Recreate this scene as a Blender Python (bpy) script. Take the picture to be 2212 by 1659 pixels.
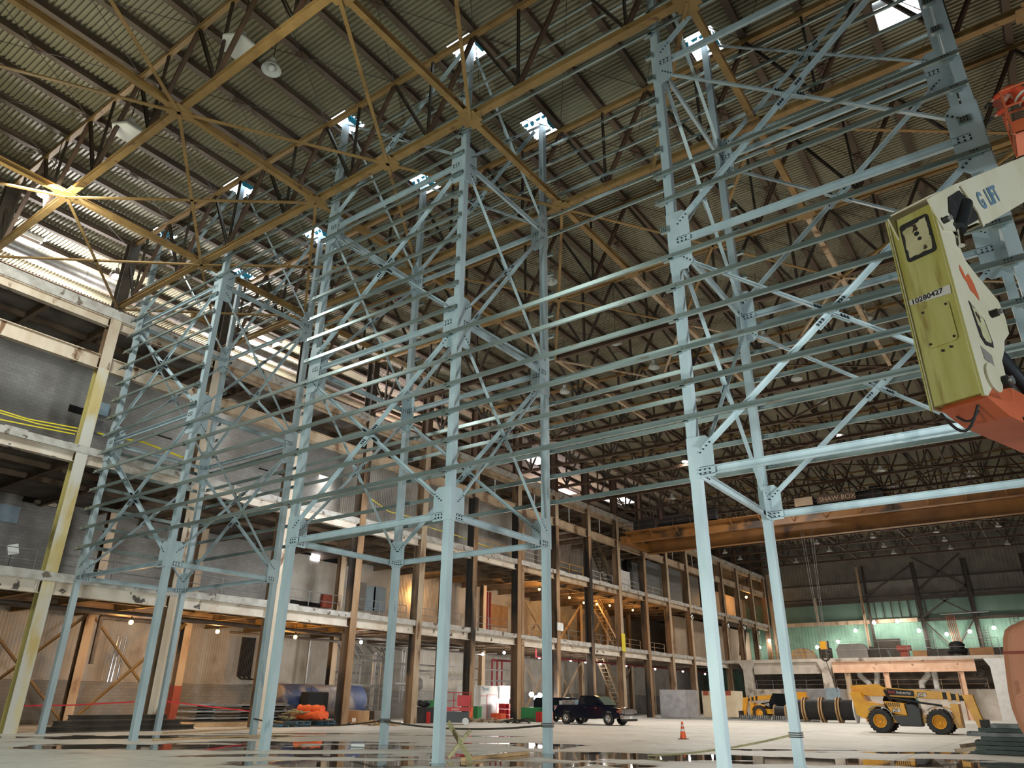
import bpy, math, random
import numpy as np
from mathutils import Vector, Matrix
random.seed(7)
for o in list(bpy.data.objects): bpy.data.objects.remove(o)
S = bpy.context.scene
COL = S.collection
# ---------------------------------------------------------------- camera
F_, YAW, PITCH, ROLL = 1564.75, -0.626164, 0.412366, 0.0104827
EYE = np.array([0.0, 0.0, 1.52])
_cy, _sy, _cp, _sp = math.cos(YAW), math.sin(YAW), math.cos(PITCH), math.sin(PITCH)
FW = np.array([_sy*_cp, _cy*_cp, _sp]); _r = np.array([_cy, -_sy, 0.0]); _u = np.cross(_r, FW)
RT = math.cos(ROLL)*_r + math.sin(ROLL)*_u
UP = -math.sin(ROLL)*_r + math.cos(ROLL)*_u
cam = bpy.data.cameras.new('camera'); camo = bpy.data.objects.new('camera', cam); COL.objects.link(camo)
cam.sensor_width = 36; cam.lens = F_/2212*36; cam.clip_end = 400
M = Matrix(((RT[0], UP[0], -FW[0], EYE[0]), (RT[1], UP[1], -FW[1], EYE[1]), (RT[2], UP[2], -FW[2], EYE[2]), (0, 0, 0, 1)))
camo.matrix_world = M
S.camera = camo
def on(px, py, axis, val):
    """surveying aid: the point of the plane axis=val seen at a photo position"""
    d = (px-1106)/F_*RT - (py-829.5)/F_*UP + FW
    t = (val-EYE[axis])/d[axis]
    return EYE + t*d
# ---------------------------------------------------------------- view, world, big lights
S.view_settings.view_transform = 'Standard'; S.view_settings.look = 'None'
S.view_settings.exposure = 0.0; S.view_settings.gamma = 1; S.view_settings.use_curve_mapping = False
W = bpy.data.worlds.new('world'); S.world = W; W.use_nodes = True
bg = W.node_tree.nodes['Background']; bg.inputs[0].default_value = (0.80, 0.90, 1.0, 1); bg.inputs[1].default_value = 6.0
def lamp(name, kind, loc, power, color=(1, 1, 1), size=1.0, aim=None, spot=None, sizey=None):
    l = bpy.data.lights.new(name, kind); l.energy = power; l.color = color
    if kind == 'AREA':
        l.size = size
        if sizey: l.shape = 'RECTANGLE'; l.size_y = sizey
    else: l.shadow_soft_size = size
    if kind == 'SPOT': l.spot_size = math.radians(spot or 90); l.spot_blend = 0.6
    o = bpy.data.objects.new(name, l); COL.objects.link(o); o.location = loc
    if aim is not None:
        o.rotation_euler = (Vector(aim)-Vector(loc)).to_track_quat('-Z', 'Y').to_euler()
    return o
# work-light floods low and out of frame; fills added among them are marked
lamp('flood_light', 'SPOT', (14, 4, 4), 4500, (0.86, 0.95, 1.0), 1.0, (-12, 18, 5), 90)
lamp('flood_light', 'SPOT', (9, 12, 2.6), 11500, (0.95, 1.0, 0.98), .8, (-14, 18, 3.5), 80)
lamp('flood_light', 'SPOT', (-12, -4, 2.5), 10500, (0.86, 1.0, 0.92), 1.0, (-16, 18, 5), 100)
lamp('flood_light', 'AREA', (-6, -4, 2.2), 420, (1.0, 1.0, 0.90), .8, (0, 7, 4.5))  # unseen fill added from the camera side to brighten the lift front
for _x, _y, _p in ((-29, 7, 520), (-15, 6, 460), (-22, -2, 420), (-6, 4, 260)):
    lamp('up_fill', 'AREA', (_x, _y, 17.5), _p*.5, (1.0, 0.98, 0.72), 2.5, (_x, _y, 26))  # unseen fills added high up to brighten the deck and spare the towers
lamp('flood_light', 'AREA', (6, 28, 3), 900, (1.0, 0.82, 0.66), 2.5, (-8, 30, 26))
lamp('flood_light', 'AREA', (0, 60, 3), 150, (1.0, 0.80, 0.68), 2.5, (-18, 70, 26))
lamp('flood_light', 'AREA', (-30, 30, 12), 900, (0.92, 0.96, 1.0), 3, (-50, 36, 8))  # wall fill added high in mid-hall, aimed at the left building
lamp('bay_light', 'AREA', (-22, 62, 20.5), 4300, (1.0, 0.93, 0.85), 4, (-22, 62, 0))
lamp('bay_light', 'AREA', (-12, 44, 20.5), 2400, (1.0, 0.92, 0.82), 4, (-12, 44, 0))
lamp('bay_light', 'AREA', (-18, 92, 20.5), 4000, (1.0, 0.93, 0.86), 4, (-20, 92, 0))
lamp('bay_light', 'AREA', (-16, 4, 20.6), 250, (0.90, 1.0, 0.92), 4, (-14, 16, 0))
lamp('bay_light', 'AREA', (-30, 8, 20.6), 1500, (0.95, 1.0, 0.95), 3, (-42, 22, 3))
lamp('bay_light', 'AREA', (-16, 86, 13), 900, (1.0, 0.93, 0.85), 2, (-14, 104, 3))  # no bay lamp here: fill added to brighten the pier and platform
for _y, _p, _c in ((14, 4200, (1.0, 0.97, 0.95)), (28, 4600, (1.0, 0.95, 0.92)), (44, 1500, (1.0, 0.78, 0.74)), (72, 1600, (1.0, 0.78, 0.78))):
    lamp('side_bay_fill', 'AREA', (-46.5, _y, 21.3), _p, _c, 2.5, (-45, _y, 26))  # upward fills added to brighten the roof over the left building
for _y, _z, _p, _l in ((24, 5.9, 260, 12), (42, 5.9, 300, 12), (62, 5.9, 260, 18), (36, 12.2, 260, 16), (66, 12.2, 260, 20), (26, 17.6, 160, 16)):
    lamp('under_floor_fill', 'AREA', (-41.5, _y, _z), _p, (1.0, 0.95, 0.88), 1.2, (-50, _y, _z-4), sizey=_l)  # long area fills added beside the bulbs to brighten the inner walls

# ---------------------------------------------------------------- materials
def _n(nt, t, **k):
    n = nt.nodes.new(t)
    for a, b in k.items(): setattr(n, a, b)
    return n
MATS = {}
def mat(name, c1, c2=None, rough=0.6, metal=0.0, scale=3.0, lo=0.4, hi=0.65, stretch=(1, 1, 1), c3=None, s3=0.6, t3=(0.6, 0.68), bump=0.0, emit=None, es=1.0, detail=6):
    m = bpy.data.materials.new(name); m.use_nodes = True; nt = m.node_tree
    b = nt.nodes['Principled BSDF']; b.inputs['Roughness'].default_value = rough; b.inputs['Metallic'].default_value = metal
    b.inputs['Base Color'].default_value = (*c1, 1)
    if emit:
        b.inputs['Emission Color'].default_value = (*emit, 1); b.inputs['Emission Strength'].default_value = es
    if c2:
        g = _n(nt, 'ShaderNodeNewGeometry'); mp = _n(nt, 'ShaderNodeMapping'); mp.inputs['Scale'].default_value = stretch
        nt.links.new(g.outputs['Position'], mp.inputs[0])
        def layer(sc, a, bb, det):
            no = _n(nt, 'ShaderNodeTexNoise'); no.inputs['Scale'].default_value = sc; no.inputs['Detail'].default_value = det
            nt.links.new(mp.outputs[0], no.inputs['Vector'])
            r = _n(nt, 'ShaderNodeMapRange'); r.inputs[1].default_value = a; r.inputs[2].default_value = bb
            nt.links.new(no.outputs[0], r.inputs[0]); return no, r
        no, r = layer(scale, lo, hi, detail)
        mx = _n(nt, 'ShaderNodeMixRGB'); mx.inputs[1].default_value = (*c1, 1); mx.inputs[2].default_value = (*c2, 1)
        nt.links.new(r.outputs[0], mx.inputs[0]); out = mx
        if c3:
            n3, r3 = layer(s3, t3[0], t3[1], 8)
            m3 = _n(nt, 'ShaderNodeMixRGB'); m3.inputs[2].default_value = (*c3, 1)
            nt.links.new(mx.outputs[0], m3.inputs[1]); nt.links.new(r3.outputs[0], m3.inputs[0]); out = m3
        nt.links.new(out.outputs[0], b.inputs['Base Color'])
        if bump:
            bm = _n(nt, 'ShaderNodeBump'); bm.inputs['Strength'].default_value = bump; bm.inputs['Distance'].default_value = 0.02
            nt.links.new(no.outputs[0], bm.inputs['Height']); nt.links.new(bm.outputs[0], b.inputs['Normal'])
    MATS[name] = m
    return m
BLUE = mat('blue_primer', (0.37, 0.45, 0.48), (0.30, 0.375, 0.405), 0.42, 0.0, 2.0, stretch=(1, 1, .3), c3=(0.20, 0.28, 0.31), s3=1.5, t3=(.66, .72))
GIRT = mat('galvanised_girt', (0.36, 0.44, 0.43), (0.25, 0.31, 0.30), 0.30, 0.75, 1.2, stretch=(.4, 1, 1), c3=(0.25, 0.24, 0.20), s3=3, t3=(.64, .7))
BOLT = mat('bolt_black', (0.02, 0.025, 0.03), rough=0.4, metal=0.6)
OCHRE = mat('ochre_steel', (0.27, 0.165, 0.058), (0.20, 0.12, 0.04), 0.6, 0, 1.5, c3=(0.12, 0.06, 0.03), s3=2.0, t3=(.64, .72))
BROWN = mat('brown_steel', (0.10, 0.058, 0.034), (0.07, 0.04, 0.025), 0.65, 0, 1.5)
DARKST = mat('dark_steel', (0.055, 0.042, 0.028), (0.035, 0.027, 0.02), 0.6, 0, 2)
DECK = mat('roof_deck', (0.27, 0.25, 0.175), (0.22, 0.20, 0.135), 0.55, 0.0, .3)
CREAM = mat('peeling_cream_paint', (0.62, 0.53, 0.42), (0.50, 0.40, 0.29), 0.75, 0, 1.2, stretch=(1, 1, .35), c3=(0.17, 0.085, 0.04), s3=1.6, t3=(.60, .66), bump=.3)
YCREAM = mat('yellowed_cream_paint', (0.62, 0.55, 0.33), (0.52, 0.40, 0.16), 0.75, 0, 1.4, stretch=(1, 1, .3), c3=(0.58, 0.56, 0.50), s3=.8, t3=(.48, .58), bump=.3)
SCORCH = mat('scorched_paint', (0.40, 0.26, 0.15), (0.24, 0.13, 0.06), 0.8, 0, .8, stretch=(1, 1, .3), c3=(0.02, 0.016, 0.013), s3=.35, t3=(.50, .60), bump=.3)
TANST = mat('tan_rusted_steel', (0.50, 0.39, 0.27), (0.37, 0.26, 0.165), 0.75, 0, 1.0, stretch=(1, 1, .4), c3=(0.14, 0.07, 0.035), s3=1.0, t3=(.58, .68))
WHITEBEAM = mat('chipped_white_paint', (0.74, 0.68, 0.59), (0.60, 0.51, 0.41), 0.7, 0, .9, c3=(0.10, 0.085, 0.07), s3=1.7, t3=(.63, .67), bump=.3)
CONC = mat('raw_concrete', (0.58, 0.53, 0.46), (0.46, 0.41, 0.35), 0.85, 0, 1.1, c3=(0.20, 0.16, 0.12), s3=.6, t3=(.6, .7), bump=.4)
EDGE = mat('broken_slab_edge', (0.52, 0.50, 0.46), (0.38, 0.35, 0.31), 0.9, 0, 2.2, c3=(0.16, 0.13, 0.10), s3=2.0, t3=(.60, .66), bump=.6)
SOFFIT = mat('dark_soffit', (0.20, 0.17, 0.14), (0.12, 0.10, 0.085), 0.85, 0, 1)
JOIST = mat('joist_brown', (0.20, 0.14, 0.09), (0.12, 0.08, 0.05), 0.8, 0, 1)
GREEN = mat('pale_green_cladding', (0.13, 0.22, 0.17), (0.10, 0.17, 0.13), 0.6, 0, .4)
GREYCL = mat('grey_cladding', (0.30, 0.28, 0.25), (0.22, 0.20, 0.18), 0.7, 0, .4)
BLACK = mat('black_rubber', (0.015, 0.015, 0.016), (0.03, 0.03, 0.03), 0.6, 0, 6)
VOID = mat('unlit_black', (0.008, 0.008, 0.008), rough=0.9)  # near-black for the shade in window and fan openings, also the cabinet's own black
GALV = mat('galvanised_grey', (0.32, 0.33, 0.33), (0.22, 0.23, 0.23), 0.45, 0.4, 3)
WOOD = mat('raw_timber', (0.50, 0.33, 0.17), (0.36, 0.22, 0.10), 0.75, 0, 3, stretch=(1, 6, 6))
OLDWOOD = mat('weathered_timber', (0.36, 0.33, 0.17), (0.24, 0.20, 0.11), 0.8, 0, 4, stretch=(2, 2, 6))
PALLETB = mat('blue_pallet_paint', (0.03, 0.12, 0.20), (0.10, 0.09, 0.07), 0.8, 0, 3)
YEL = mat('machine_yellow', (0.80, 0.40, 0.02), (0.70, 0.32, 0.02), 0.35, 0, 2)
RED = mat('red_paint', (0.50, 0.02, 0.025), (0.40, 0.02, 0.02), 0.4, 0, 3)
ORANGE = mat('orange_vinyl', (0.85, 0.13, 0.035), (0.70, 0.09, 0.03), 0.5, 0, 4, bump=.3)
BORANGE = mat('lift_orange', (0.72, 0.17, 0.07), (0.60, 0.13, 0.05), 0.45, 0, 2)
SALMON = mat('salmon_plastic', (0.72, 0.32, 0.18), (0.64, 0.27, 0.15), 0.55, 0, 1.5)
LWHITE = mat('lift_white', (0.80, 0.76, 0.58), (0.70, 0.66, 0.46), 0.4, 0, 1.5, c3=(0.30, 0.17, 0.07), s3=5, t3=(.72, .75))
LYEL = mat('lift_algae_yellow', (0.55, 0.54, 0.19), (0.42, 0.39, 0.09), 0.5, 0, 2.2, stretch=(3, 3, .4), c3=(0.24, 0.15, 0.03), s3=2.6, t3=(.55, .70))
PATCH = mat('torn_sticker_white', (0.62, 0.60, 0.36), (0.50, 0.48, 0.25), 0.6, 0, 6, c3=(0.05, 0.03, 0.02), s3=9, t3=(.60, .62))
NAVY = mat('navy_car_paint', (0.007, 0.011, 0.026), rough=0.14, metal=0.3)
GLASS = mat('tinted_glass', (0.01, 0.013, 0.016), rough=0.05)
CHROME = mat('chrome', (0.72, 0.72, 0.74), rough=0.12, metal=1.0)
WHITE = mat('white_sheet', (0.74, 0.74, 0.72), (0.66, 0.66, 0.64), 0.6, 0, 2)
WRAP = mat('grey_shrink_wrap', (0.36, 0.36, 0.38), (0.26, 0.26, 0.28), 0.35, 0, 1.5, bump=.6)
CRATE = mat('cream_crate', (0.72, 0.63, 0.46), (0.64, 0.54, 0.38), 0.6, 0, 1)
GRN = mat('green_plastic', (0.03, 0.22, 0.07), (0.025, 0.16, 0.05), 0.5, 0, 3)
TANKB = mat('faded_blue_tank', (0.03, 0.05, 0.12), (0.02, 0.03, 0.08), 0.5, 0, .8, c3=(0.20, 0.17, 0.15), s3=.5, t3=(.52, .60))
LBLUE = mat('light_blue_door', (0.36, 0.48, 0.56), (0.28, 0.40, 0.48), 0.5, 0, 2)
TAPEY = mat('yellow_tape', (0.75, 0.62, 0.03), rough=0.5)
TAPER = mat('red_tape', (0.65, 0.03, 0.04), rough=0.5)
PINK = mat('pink_tape', (0.80, 0.06, 0.18), rough=0.5)
REDPIPE = mat('red_pipe', (0.28, 0.02, 0.035), (0.2, 0.02, 0.03), 0.5, 0, 3)
PIPE = mat('silver_pipe', (0.50, 0.50, 0.50), (0.38, 0.37, 0.36), 0.35, 0.6, 2)
DPIPE = mat('dark_pipe', (0.10, 0.085, 0.075), (0.06, 0.05, 0.045), 0.5, 0.3, 2)
TARP = mat('cyan_tarp', (0.05, 0.45, 0.70), (0.03, 0.35, 0.60), 0.5, 0, 3)
SKIN = mat('skin', (0.45, 0.25, 0.17), rough=0.6)
DENIM = mat('navy_trousers', (0.02, 0.03, 0.07), (0.015, 0.02, 0.045), 0.9, 0, 8)
HIVIS = mat('orange_workwear', (0.62, 0.07, 0.02), (0.5, 0.05, 0.02), 0.8, 0, 8)
REFL = mat('reflective_stripe', (0.70, 0.75, 0.62), rough=0.4)
BEIGEW = mat('beige_panel', (0.55, 0.42, 0.30), (0.47, 0.35, 0.24), 0.8, 0, .8)
PLYD = mat('plywood', (0.42, 0.25, 0.12), (0.34, 0.19, 0.09), 0.8, 0, 1.5)
SIGNR = mat('faded_red_sign', (0.35, 0.08, 0.05), (0.28, 0.06, 0.04), 0.7, 0, 3)
CRANE = mat('crane_orange', (0.34, 0.155, 0.04), (0.23, 0.10, 0.03), 0.45, 0, .6, c3=(0.06, 0.035, 0.02), s3=.3, t3=(.58, .66))
HEXW = mat('lamp_diffuser_off', (0.62, 0.64, 0.62), rough=0.5)
TXTB = mat('blue_grey_letters', (0.16, 0.27, 0.38), rough=0.5)
TXTK = mat('black_letters', (0.012, 0.014, 0.016), rough=0.5)
TXTW = mat('white_letters', (0.80, 0.80, 0.80), rough=0.5)
BULBO = mat('lit_bulb_amber', (1, .7, .3), emit=(1.0, 0.60, 0.20), es=7)
BULBW = mat('lit_bulb_white', (1, 1, 1), emit=(1.0, 0.93, 0.88), es=14)
SKYG = mat('skylight_panel', (1, 1, 1), emit=(0.93, 0.92, 1.0), es=5)

def clad(name, c1, c2, period=0.3, axis='Y', rust=None):
    m = mat(name, c1, c2, 0.6, 0, 0.7, c3=rust, s3=.5, t3=(.58, .75)); nt = m.node_tree
    b = nt.nodes['Principled BSDF']; g = _n(nt, 'ShaderNodeNewGeometry'); s = _n(nt, 'ShaderNodeSeparateXYZ')
    nt.links.new(g.outputs['Position'], s.inputs[0])
    mu = _n(nt, 'ShaderNodeMath', operation='MULTIPLY'); mu.inputs[1].default_value = 2*math.pi/period
    nt.links.new(s.outputs[axis], mu.inputs[0]); si = _n(nt, 'ShaderNodeMath', operation='SINE'); nt.links.new(mu.outputs[0], si.inputs[0])
    bm = _n(nt, 'ShaderNodeBump'); bm.inputs['Strength'].default_value = .5; bm.inputs['Distance'].default_value = .025
    nt.links.new(si.outputs[0], bm.inputs['Height']); nt.links.new(bm.outputs[0], b.inputs['Normal'])
    return m
CLADB = clad('beige_cladding', (0.56, 0.53, 0.48), (0.45, 0.42, 0.37), .2, 'Y', (0.30, 0.23, 0.17))
CLADG = clad('green_wall_cladding', (0.20, 0.36, 0.27), (0.16, 0.29, 0.22), .5, 'X')
CLADD = clad('dim_wall_cladding', (0.20, 0.19, 0.16), (0.15, 0.14, 0.12), .5, 'X')
def block(name, c1, c2):
    m = mat(name, c1, c2, 0.85, 0, 0.35, c3=(0.14, 0.12, 0.09), s3=.22, t3=(.52, .72)); nt = m.node_tree
    b = nt.nodes['Principled BSDF']; g = _n(nt, 'ShaderNodeNewGeometry'); s = _n(nt, 'ShaderNodeSeparateXYZ'); c = _n(nt, 'ShaderNodeCombineXYZ')
    nt.links.new(g.outputs['Position'], s.inputs[0]); nt.links.new(s.outputs['Y'], c.inputs[0]); nt.links.new(s.outputs['Z'], c.inputs[1])
    br = _n(nt, 'ShaderNodeTexBrick'); br.inputs['Scale'].default_value = 1.0; br.inputs['Brick Width'].default_value = .4; br.inputs['Row Height'].default_value = .2; br.inputs['Mortar Size'].default_value = .008
    br.inputs['Color1'].default_value = (1, 1, 1, 1); br.inputs['Color2'].default_value = (.86, .86, .86, 1); br.inputs['Mortar'].default_value = (.62, .62, .62, 1)
    nt.links.new(c.outputs[0], br.inputs['Vector'])
    src = b.inputs['Base Color'].links[0].from_socket
    mx = _n(nt, 'ShaderNodeMixRGB', blend_type='MULTIPLY'); mx.inputs[0].default_value = 1
    nt.links.new(src, mx.inputs[1]); nt.links.new(br.outputs['Color'], mx.inputs[2]); nt.links.new(mx.outputs[0], b.inputs['Base Color'])
    return m
BLOCK = block('grey_block_wall', (0.37, 0.36, 0.34), (0.28, 0.27, 0.25))

# ---------------------------------------------------------------- mesh helpers
class MB:
    def __init__(s): s.v = []; s.f = []; s.m = []
    def add(s, vs, fs, mi=0):
        b = len(s.v); s.v += [tuple(map(float, v)) for v in vs]; s.f += [tuple(i+b for i in f) for f in fs]; s.m += [mi]*len(fs); return s
    def box(s, a, b, mi=0):
        x0, y0, z0 = [min(p, q) for p, q in zip(a, b)]; x1, y1, z1 = [max(p, q) for p, q in zip(a, b)]
        return s.add([(x0, y0, z0), (x1, y0, z0), (x1, y1, z0), (x0, y1, z0), (x0, y0, z1), (x1, y0, z1), (x1, y1, z1), (x0, y1, z1)],
                     [(0, 3, 2, 1), (4, 5, 6, 7), (0, 1, 5, 4), (1, 2, 6, 5), (2, 3, 7, 6), (3, 0, 4, 7)], mi)
    def ob(s, c, ax, ay, az, mi=0):   # oriented box: centre and three half-vectors
        c, ax, ay, az = map(np.array, (c, ax, ay, az))
        vs = [c+i*ax+j*ay+k*az for k in (-1, 1) for i, j in ((-1, -1), (1, -1), (1, 1), (-1, 1))]
        return s.add(vs, [(0, 3, 2, 1), (4, 5, 6, 7), (0, 1, 5, 4), (1, 2, 6, 5), (2, 3, 7, 6), (3, 0, 4, 7)], mi)
    def beam(s, p0, p1, prof, up=(0, 0, 1), mi=0):
        p0, p1 = np.array(p0, float), np.array(p1, float); d = p1-p0; d /= np.linalg.norm(d)
        up = np.array(up, float)
        if abs(d@up) > .999: up = np.array([0, 1.0, 0])
        sd = np.cross(d, up); sd /= np.linalg.norm(sd); u2 = np.cross(sd, d); n = len(prof)
        vs = [p0+a*sd+b*u2 for a, b in prof]+[p1+a*sd+b*u2 for a, b in prof]
        fs = [(i, (i+1) % n, n+(i+1) % n, n+i) for i in range(n)]+[tuple(range(n-1, -1, -1)), tuple(range(n, 2*n))]
        return s.add(vs, fs, mi)
    def cyl(s, p0, p1, r0, r1=None, n=12, mi=0):
        r1 = r0 if r1 is None else r1
        p0, p1 = np.array(p0, float), np.array(p1, float); d = p1-p0; d /= np.linalg.norm(d)
        a = np.array([0, 0, 1.0]) if abs(d[2]) < .9 else np.array([1.0, 0, 0])
        e1 = np.cross(d, a); e1 /= np.linalg.norm(e1); e2 = np.cross(d, e1)
        c = [(math.cos(2*math.pi*i/n), math.sin(2*math.pi*i/n)) for i in range(n)]
        vs = [p0+r0*(x*e1+y*e2) for x, y in c]+[p1+r1*(x*e1+y*e2) for x, y in c]
        fs = [(i, (i+1) % n, n+(i+1) % n, n+i) for i in range(n)]+[tuple(range(n-1, -1, -1)), tuple(range(n, 2*n))]
        return s.add(vs, fs, mi)
    def tube(s, pts, r, n=8, mi=0):
        for a, b in zip(pts[:-1], pts[1:]): s.cyl(a, b, r, n=n, mi=mi)
        for p in pts[1:-1]: s.ball(p, r, mi, 6)
        return s
    def ball(s, c, r, mi=0, n=8, sc=(1, 1, 1)):
        vs = []; fs = []; m = n*2
        for i in range(n+1):
            t = math.pi*i/n
            for j in range(m):
                q = 2*math.pi*j/m
                vs.append((c[0]+sc[0]*r*math.sin(t)*math.cos(q), c[1]+sc[1]*r*math.sin(t)*math.sin(q), c[2]+sc[2]*r*math.cos(t)))
        for i in range(n):
            for j in range(m): fs.append((i*m+j, (i+1)*m+j, (i+1)*m+(j+1) % m, i*m+(j+1) % m))
        return s.add(vs, fs, mi)
    def lathe(s, c, d, prof, n=24, mi=0):      # prof: (radius, distance along d)
        c, d = np.array(c, float), np.array(d, float); d /= np.linalg.norm(d)
        a = np.array([0, 0, 1.0]) if abs(d[2]) < .9 else np.array([1.0, 0, 0])
        e1 = np.cross(d, a); e1 /= np.linalg.norm(e1); e2 = np.cross(d, e1); vs = []; fs = []
        for r, h in prof:
            for j in range(n):
                q = 2*math.pi*j/n; vs.append(c+d*h+r*(math.cos(q)*e1+math.sin(q)*e2))
        for i in range(len(prof)-1):
            for j in range(n): fs.append((i*n+j, i*n+(j+1) % n, (i+1)*n+(j+1) % n, (i+1)*n+j))
        return s.add(vs, fs, mi)
    def prism(s, pts, vec, mi=0):
        vec = np.array(vec, float); n = len(pts); P = [np.array(p, float) for p in pts]
        vs = P+[p+vec for p in P]
        return s.add(vs, [tuple(range(n)), tuple(range(2*n-1, n-1, -1))]+[(i, n+i, n+(i+1) % n, (i+1) % n) for i in range(n)], mi)
    def grow(s, o): 
        b = len(s.v); s.v += o.v; s.f += [tuple(i+b for i in f) for f in o.f]; s.m += o.m; return s
    def data(s, name, mats, org=(0, 0, 0), smooth=False):
        me = bpy.data.meshes.new(name); org = np.array(org, float)
        me.from_pydata([tuple(np.array(v)-org) for v in s.v], [], s.f)
        if not isinstance(mats, (list, tuple)): mats = [mats]
        for m in mats: me.materials.append(m)
        me.polygons.foreach_set('material_index', s.m)
        if smooth: me.polygons.foreach_set('use_smooth', [True]*len(s.f))
        me.update()
        import bmesh
        bm = bmesh.new(); bm.from_mesh(me); bmesh.ops.recalc_face_normals(bm, faces=bm.faces); bm.to_mesh(me); bm.free()
        if smooth and hasattr(me, 'set_sharp_from_angle'): me.set_sharp_from_angle(angle=math.radians(40))
        return me
    def build(s, name, mats, parent=None, smooth=False):
        if parent is None:
            v = np.array(s.v); org = [(v[:, 0].min()+v[:, 0].max())/2, (v[:, 1].min()+v[:, 1].max())/2, v[:, 2].min()]
        else: org = worg(parent)
        o = bpy.data.objects.new(name, s.data(name, mats, org, smooth)); COL.objects.link(o)
        if parent is None: o.location = org
        else: o.parent = parent
        return o
def worg(o):
    p = np.zeros(3)
    while o is not None: p = p+np.array(o.location); o = o.parent
    return p
LABELS = {}
def tag(o, label, cat, group=None):
    o['label'] = label; o['category'] = cat
    if group: o['group'] = group
    return o
def struct(o): o['kind'] = 'structure'; return o
def thing(name, label, cat, loc=(0, 0, 0), group=None):
    o = bpy.data.objects.new(name, None); o.empty_display_size = .2; COL.objects.link(o); o.location = [float(x) for x in loc]
    return tag(o, label, cat, group)
def inst(name, me, loc, parent=None):
    o = bpy.data.objects.new(name, me); COL.objects.link(o)
    if parent: o.parent = parent; o.location = [float(a-b) for a, b in zip(loc, worg(parent))]
    else: o.location = [float(x) for x in loc]
    return o
def I(w, h, t=.02):
    a, b, c = w/2, h/2, t/2
    return [(-a, -b), (a, -b), (a, -b+t), (c, -b+t), (c, b-t), (a, b-t), (a, b), (-a, b), (-a, b-t), (-c, b-t), (-c, -b+t), (-a, -b+t)]
def H(w, h, t=.02):   # I turned: flanges left and right
    return [(b, a) for a, b in I(h, w, t)][::-1]
def R(w, h): return [(-w/2, -h/2), (w/2, -h/2), (w/2, h/2), (-w/2, h/2)]
def Lp(a, t=.014): return [(-a/2, -a/2), (a/2, -a/2), (a/2, -a/2+t), (-a/2+t, -a/2+t), (-a/2+t, a/2), (-a/2, a/2)]
def Cp(w, h, t=.014): return [(-w/2, -h/2), (w/2, -h/2), (w/2, -h/2+t), (-w/2+t, -h/2+t), (-w/2+t, h/2-t), (w/2, h/2-t), (w/2, h/2), (-w/2, h/2)]
def Zp(f, h, t=.012): return [(0, -h/2), (f, -h/2), (f, -h/2+.02), (f-t, -h/2+.02), (f-t, -h/2+t), (t, -h/2+t), (t, h/2), (-f, h/2), (-f, h/2-.02), (-f+t, h/2-.02), (-f+t, h/2-t), (0, h/2-t)]
def text(s, origin, right, up, size, m, name='lettering', parent=None, ext=.002, bold=0.0, align='LEFT', sx=1.0):
    cu = bpy.data.curves.new(name, 'FONT'); cu.body = s; cu.size = size; cu.extrude = ext; cu.offset = bold; cu.align_x = align
    t = bpy.data.objects.new(name, cu); COL.objects.link(t)
    bpy.context.view_layer.update()
    me = bpy.data.meshes.new_from_object(t.evaluated_get(bpy.context.evaluated_depsgraph_get()))
    bpy.data.objects.remove(t); me.materials.clear(); me.materials.append(m)
    r = Vector(right).normalized(); u = Vector(up).normalized(); n = r.cross(u); r = r*sx
    X = Matrix(((r[0], u[0], n[0], 0), (r[1], u[1], n[1], 0), (r[2], u[2], n[2], 0), (0, 0, 0, 1)))
    me.transform(X)
    return inst(name, me, origin, parent)
ORD = ['first', 'second', 'third', 'fourth', 'fifth', 'sixth', 'seventh', 'eighth', 'ninth', 'tenth', 'eleventh', 'twelfth', 'thirteenth', 'fourteenth', 'fifteenth', 'sixteenth', 'seventeenth', 'eighteenth', 'nineteenth', 'twentieth', 'twenty-first', 'twenty-second', 'twenty-third', 'twenty-fourth', 'twenty-fifth', 'twenty-sixth', 'twenty-seventh', 'twenty-eighth', 'twenty-ninth', 'thirtieth']
LOW = ['lowest'] + [x+' lowest' for x in ORD[1:]]

# ---------------------------------------------------------------- the setting
XL, XB, YE, YN, XR = -38.4, -50.0, 126.0, -9.0, 40.0
DZ = 25.9
KY = lambda k: 15.7+6.4*k
# floor with puddles
fl = MB().add([(XB-1, YN-1, 0), (XR+1, YN-1, 0), (XR+1, YE+1, 0), (XB-1, YE+1, 0)], [(0, 1, 2, 3)])
fm = bpy.data.materials.new('wet_concrete'); fm.use_nodes = True; nt = fm.node_tree; b = nt.nodes['Principled BSDF']
g = _n(nt, 'ShaderNodeNewGeometry')
def noise(sc, det=5, vec=None):
    n = _n(nt, 'ShaderNodeTexNoise'); n.inputs['Scale'].default_value = sc; n.inputs['Detail'].default_value = det
    nt.links.new(vec or g.outputs['Position'], n.inputs['Vector']); return n
def rng(src, a, bb, c=0, d=1):
    r = _n(nt, 'ShaderNodeMapRange'); r.inputs[1].default_value = a; r.inputs[2].default_value = bb; r.inputs[3].default_value = c; r.inputs[4].default_value = d
    nt.links.new(src, r.inputs[0]); return r.outputs[0]
def math_(op, a, c):
    m = _n(nt, 'ShaderNodeMath', operation=op)
    for i, x in enumerate((a, c)):
        if isinstance(x, (int, float)): m.inputs[i].default_value = x
        else: nt.links.new(x, m.inputs[i])
    return m.outputs[0]
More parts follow.
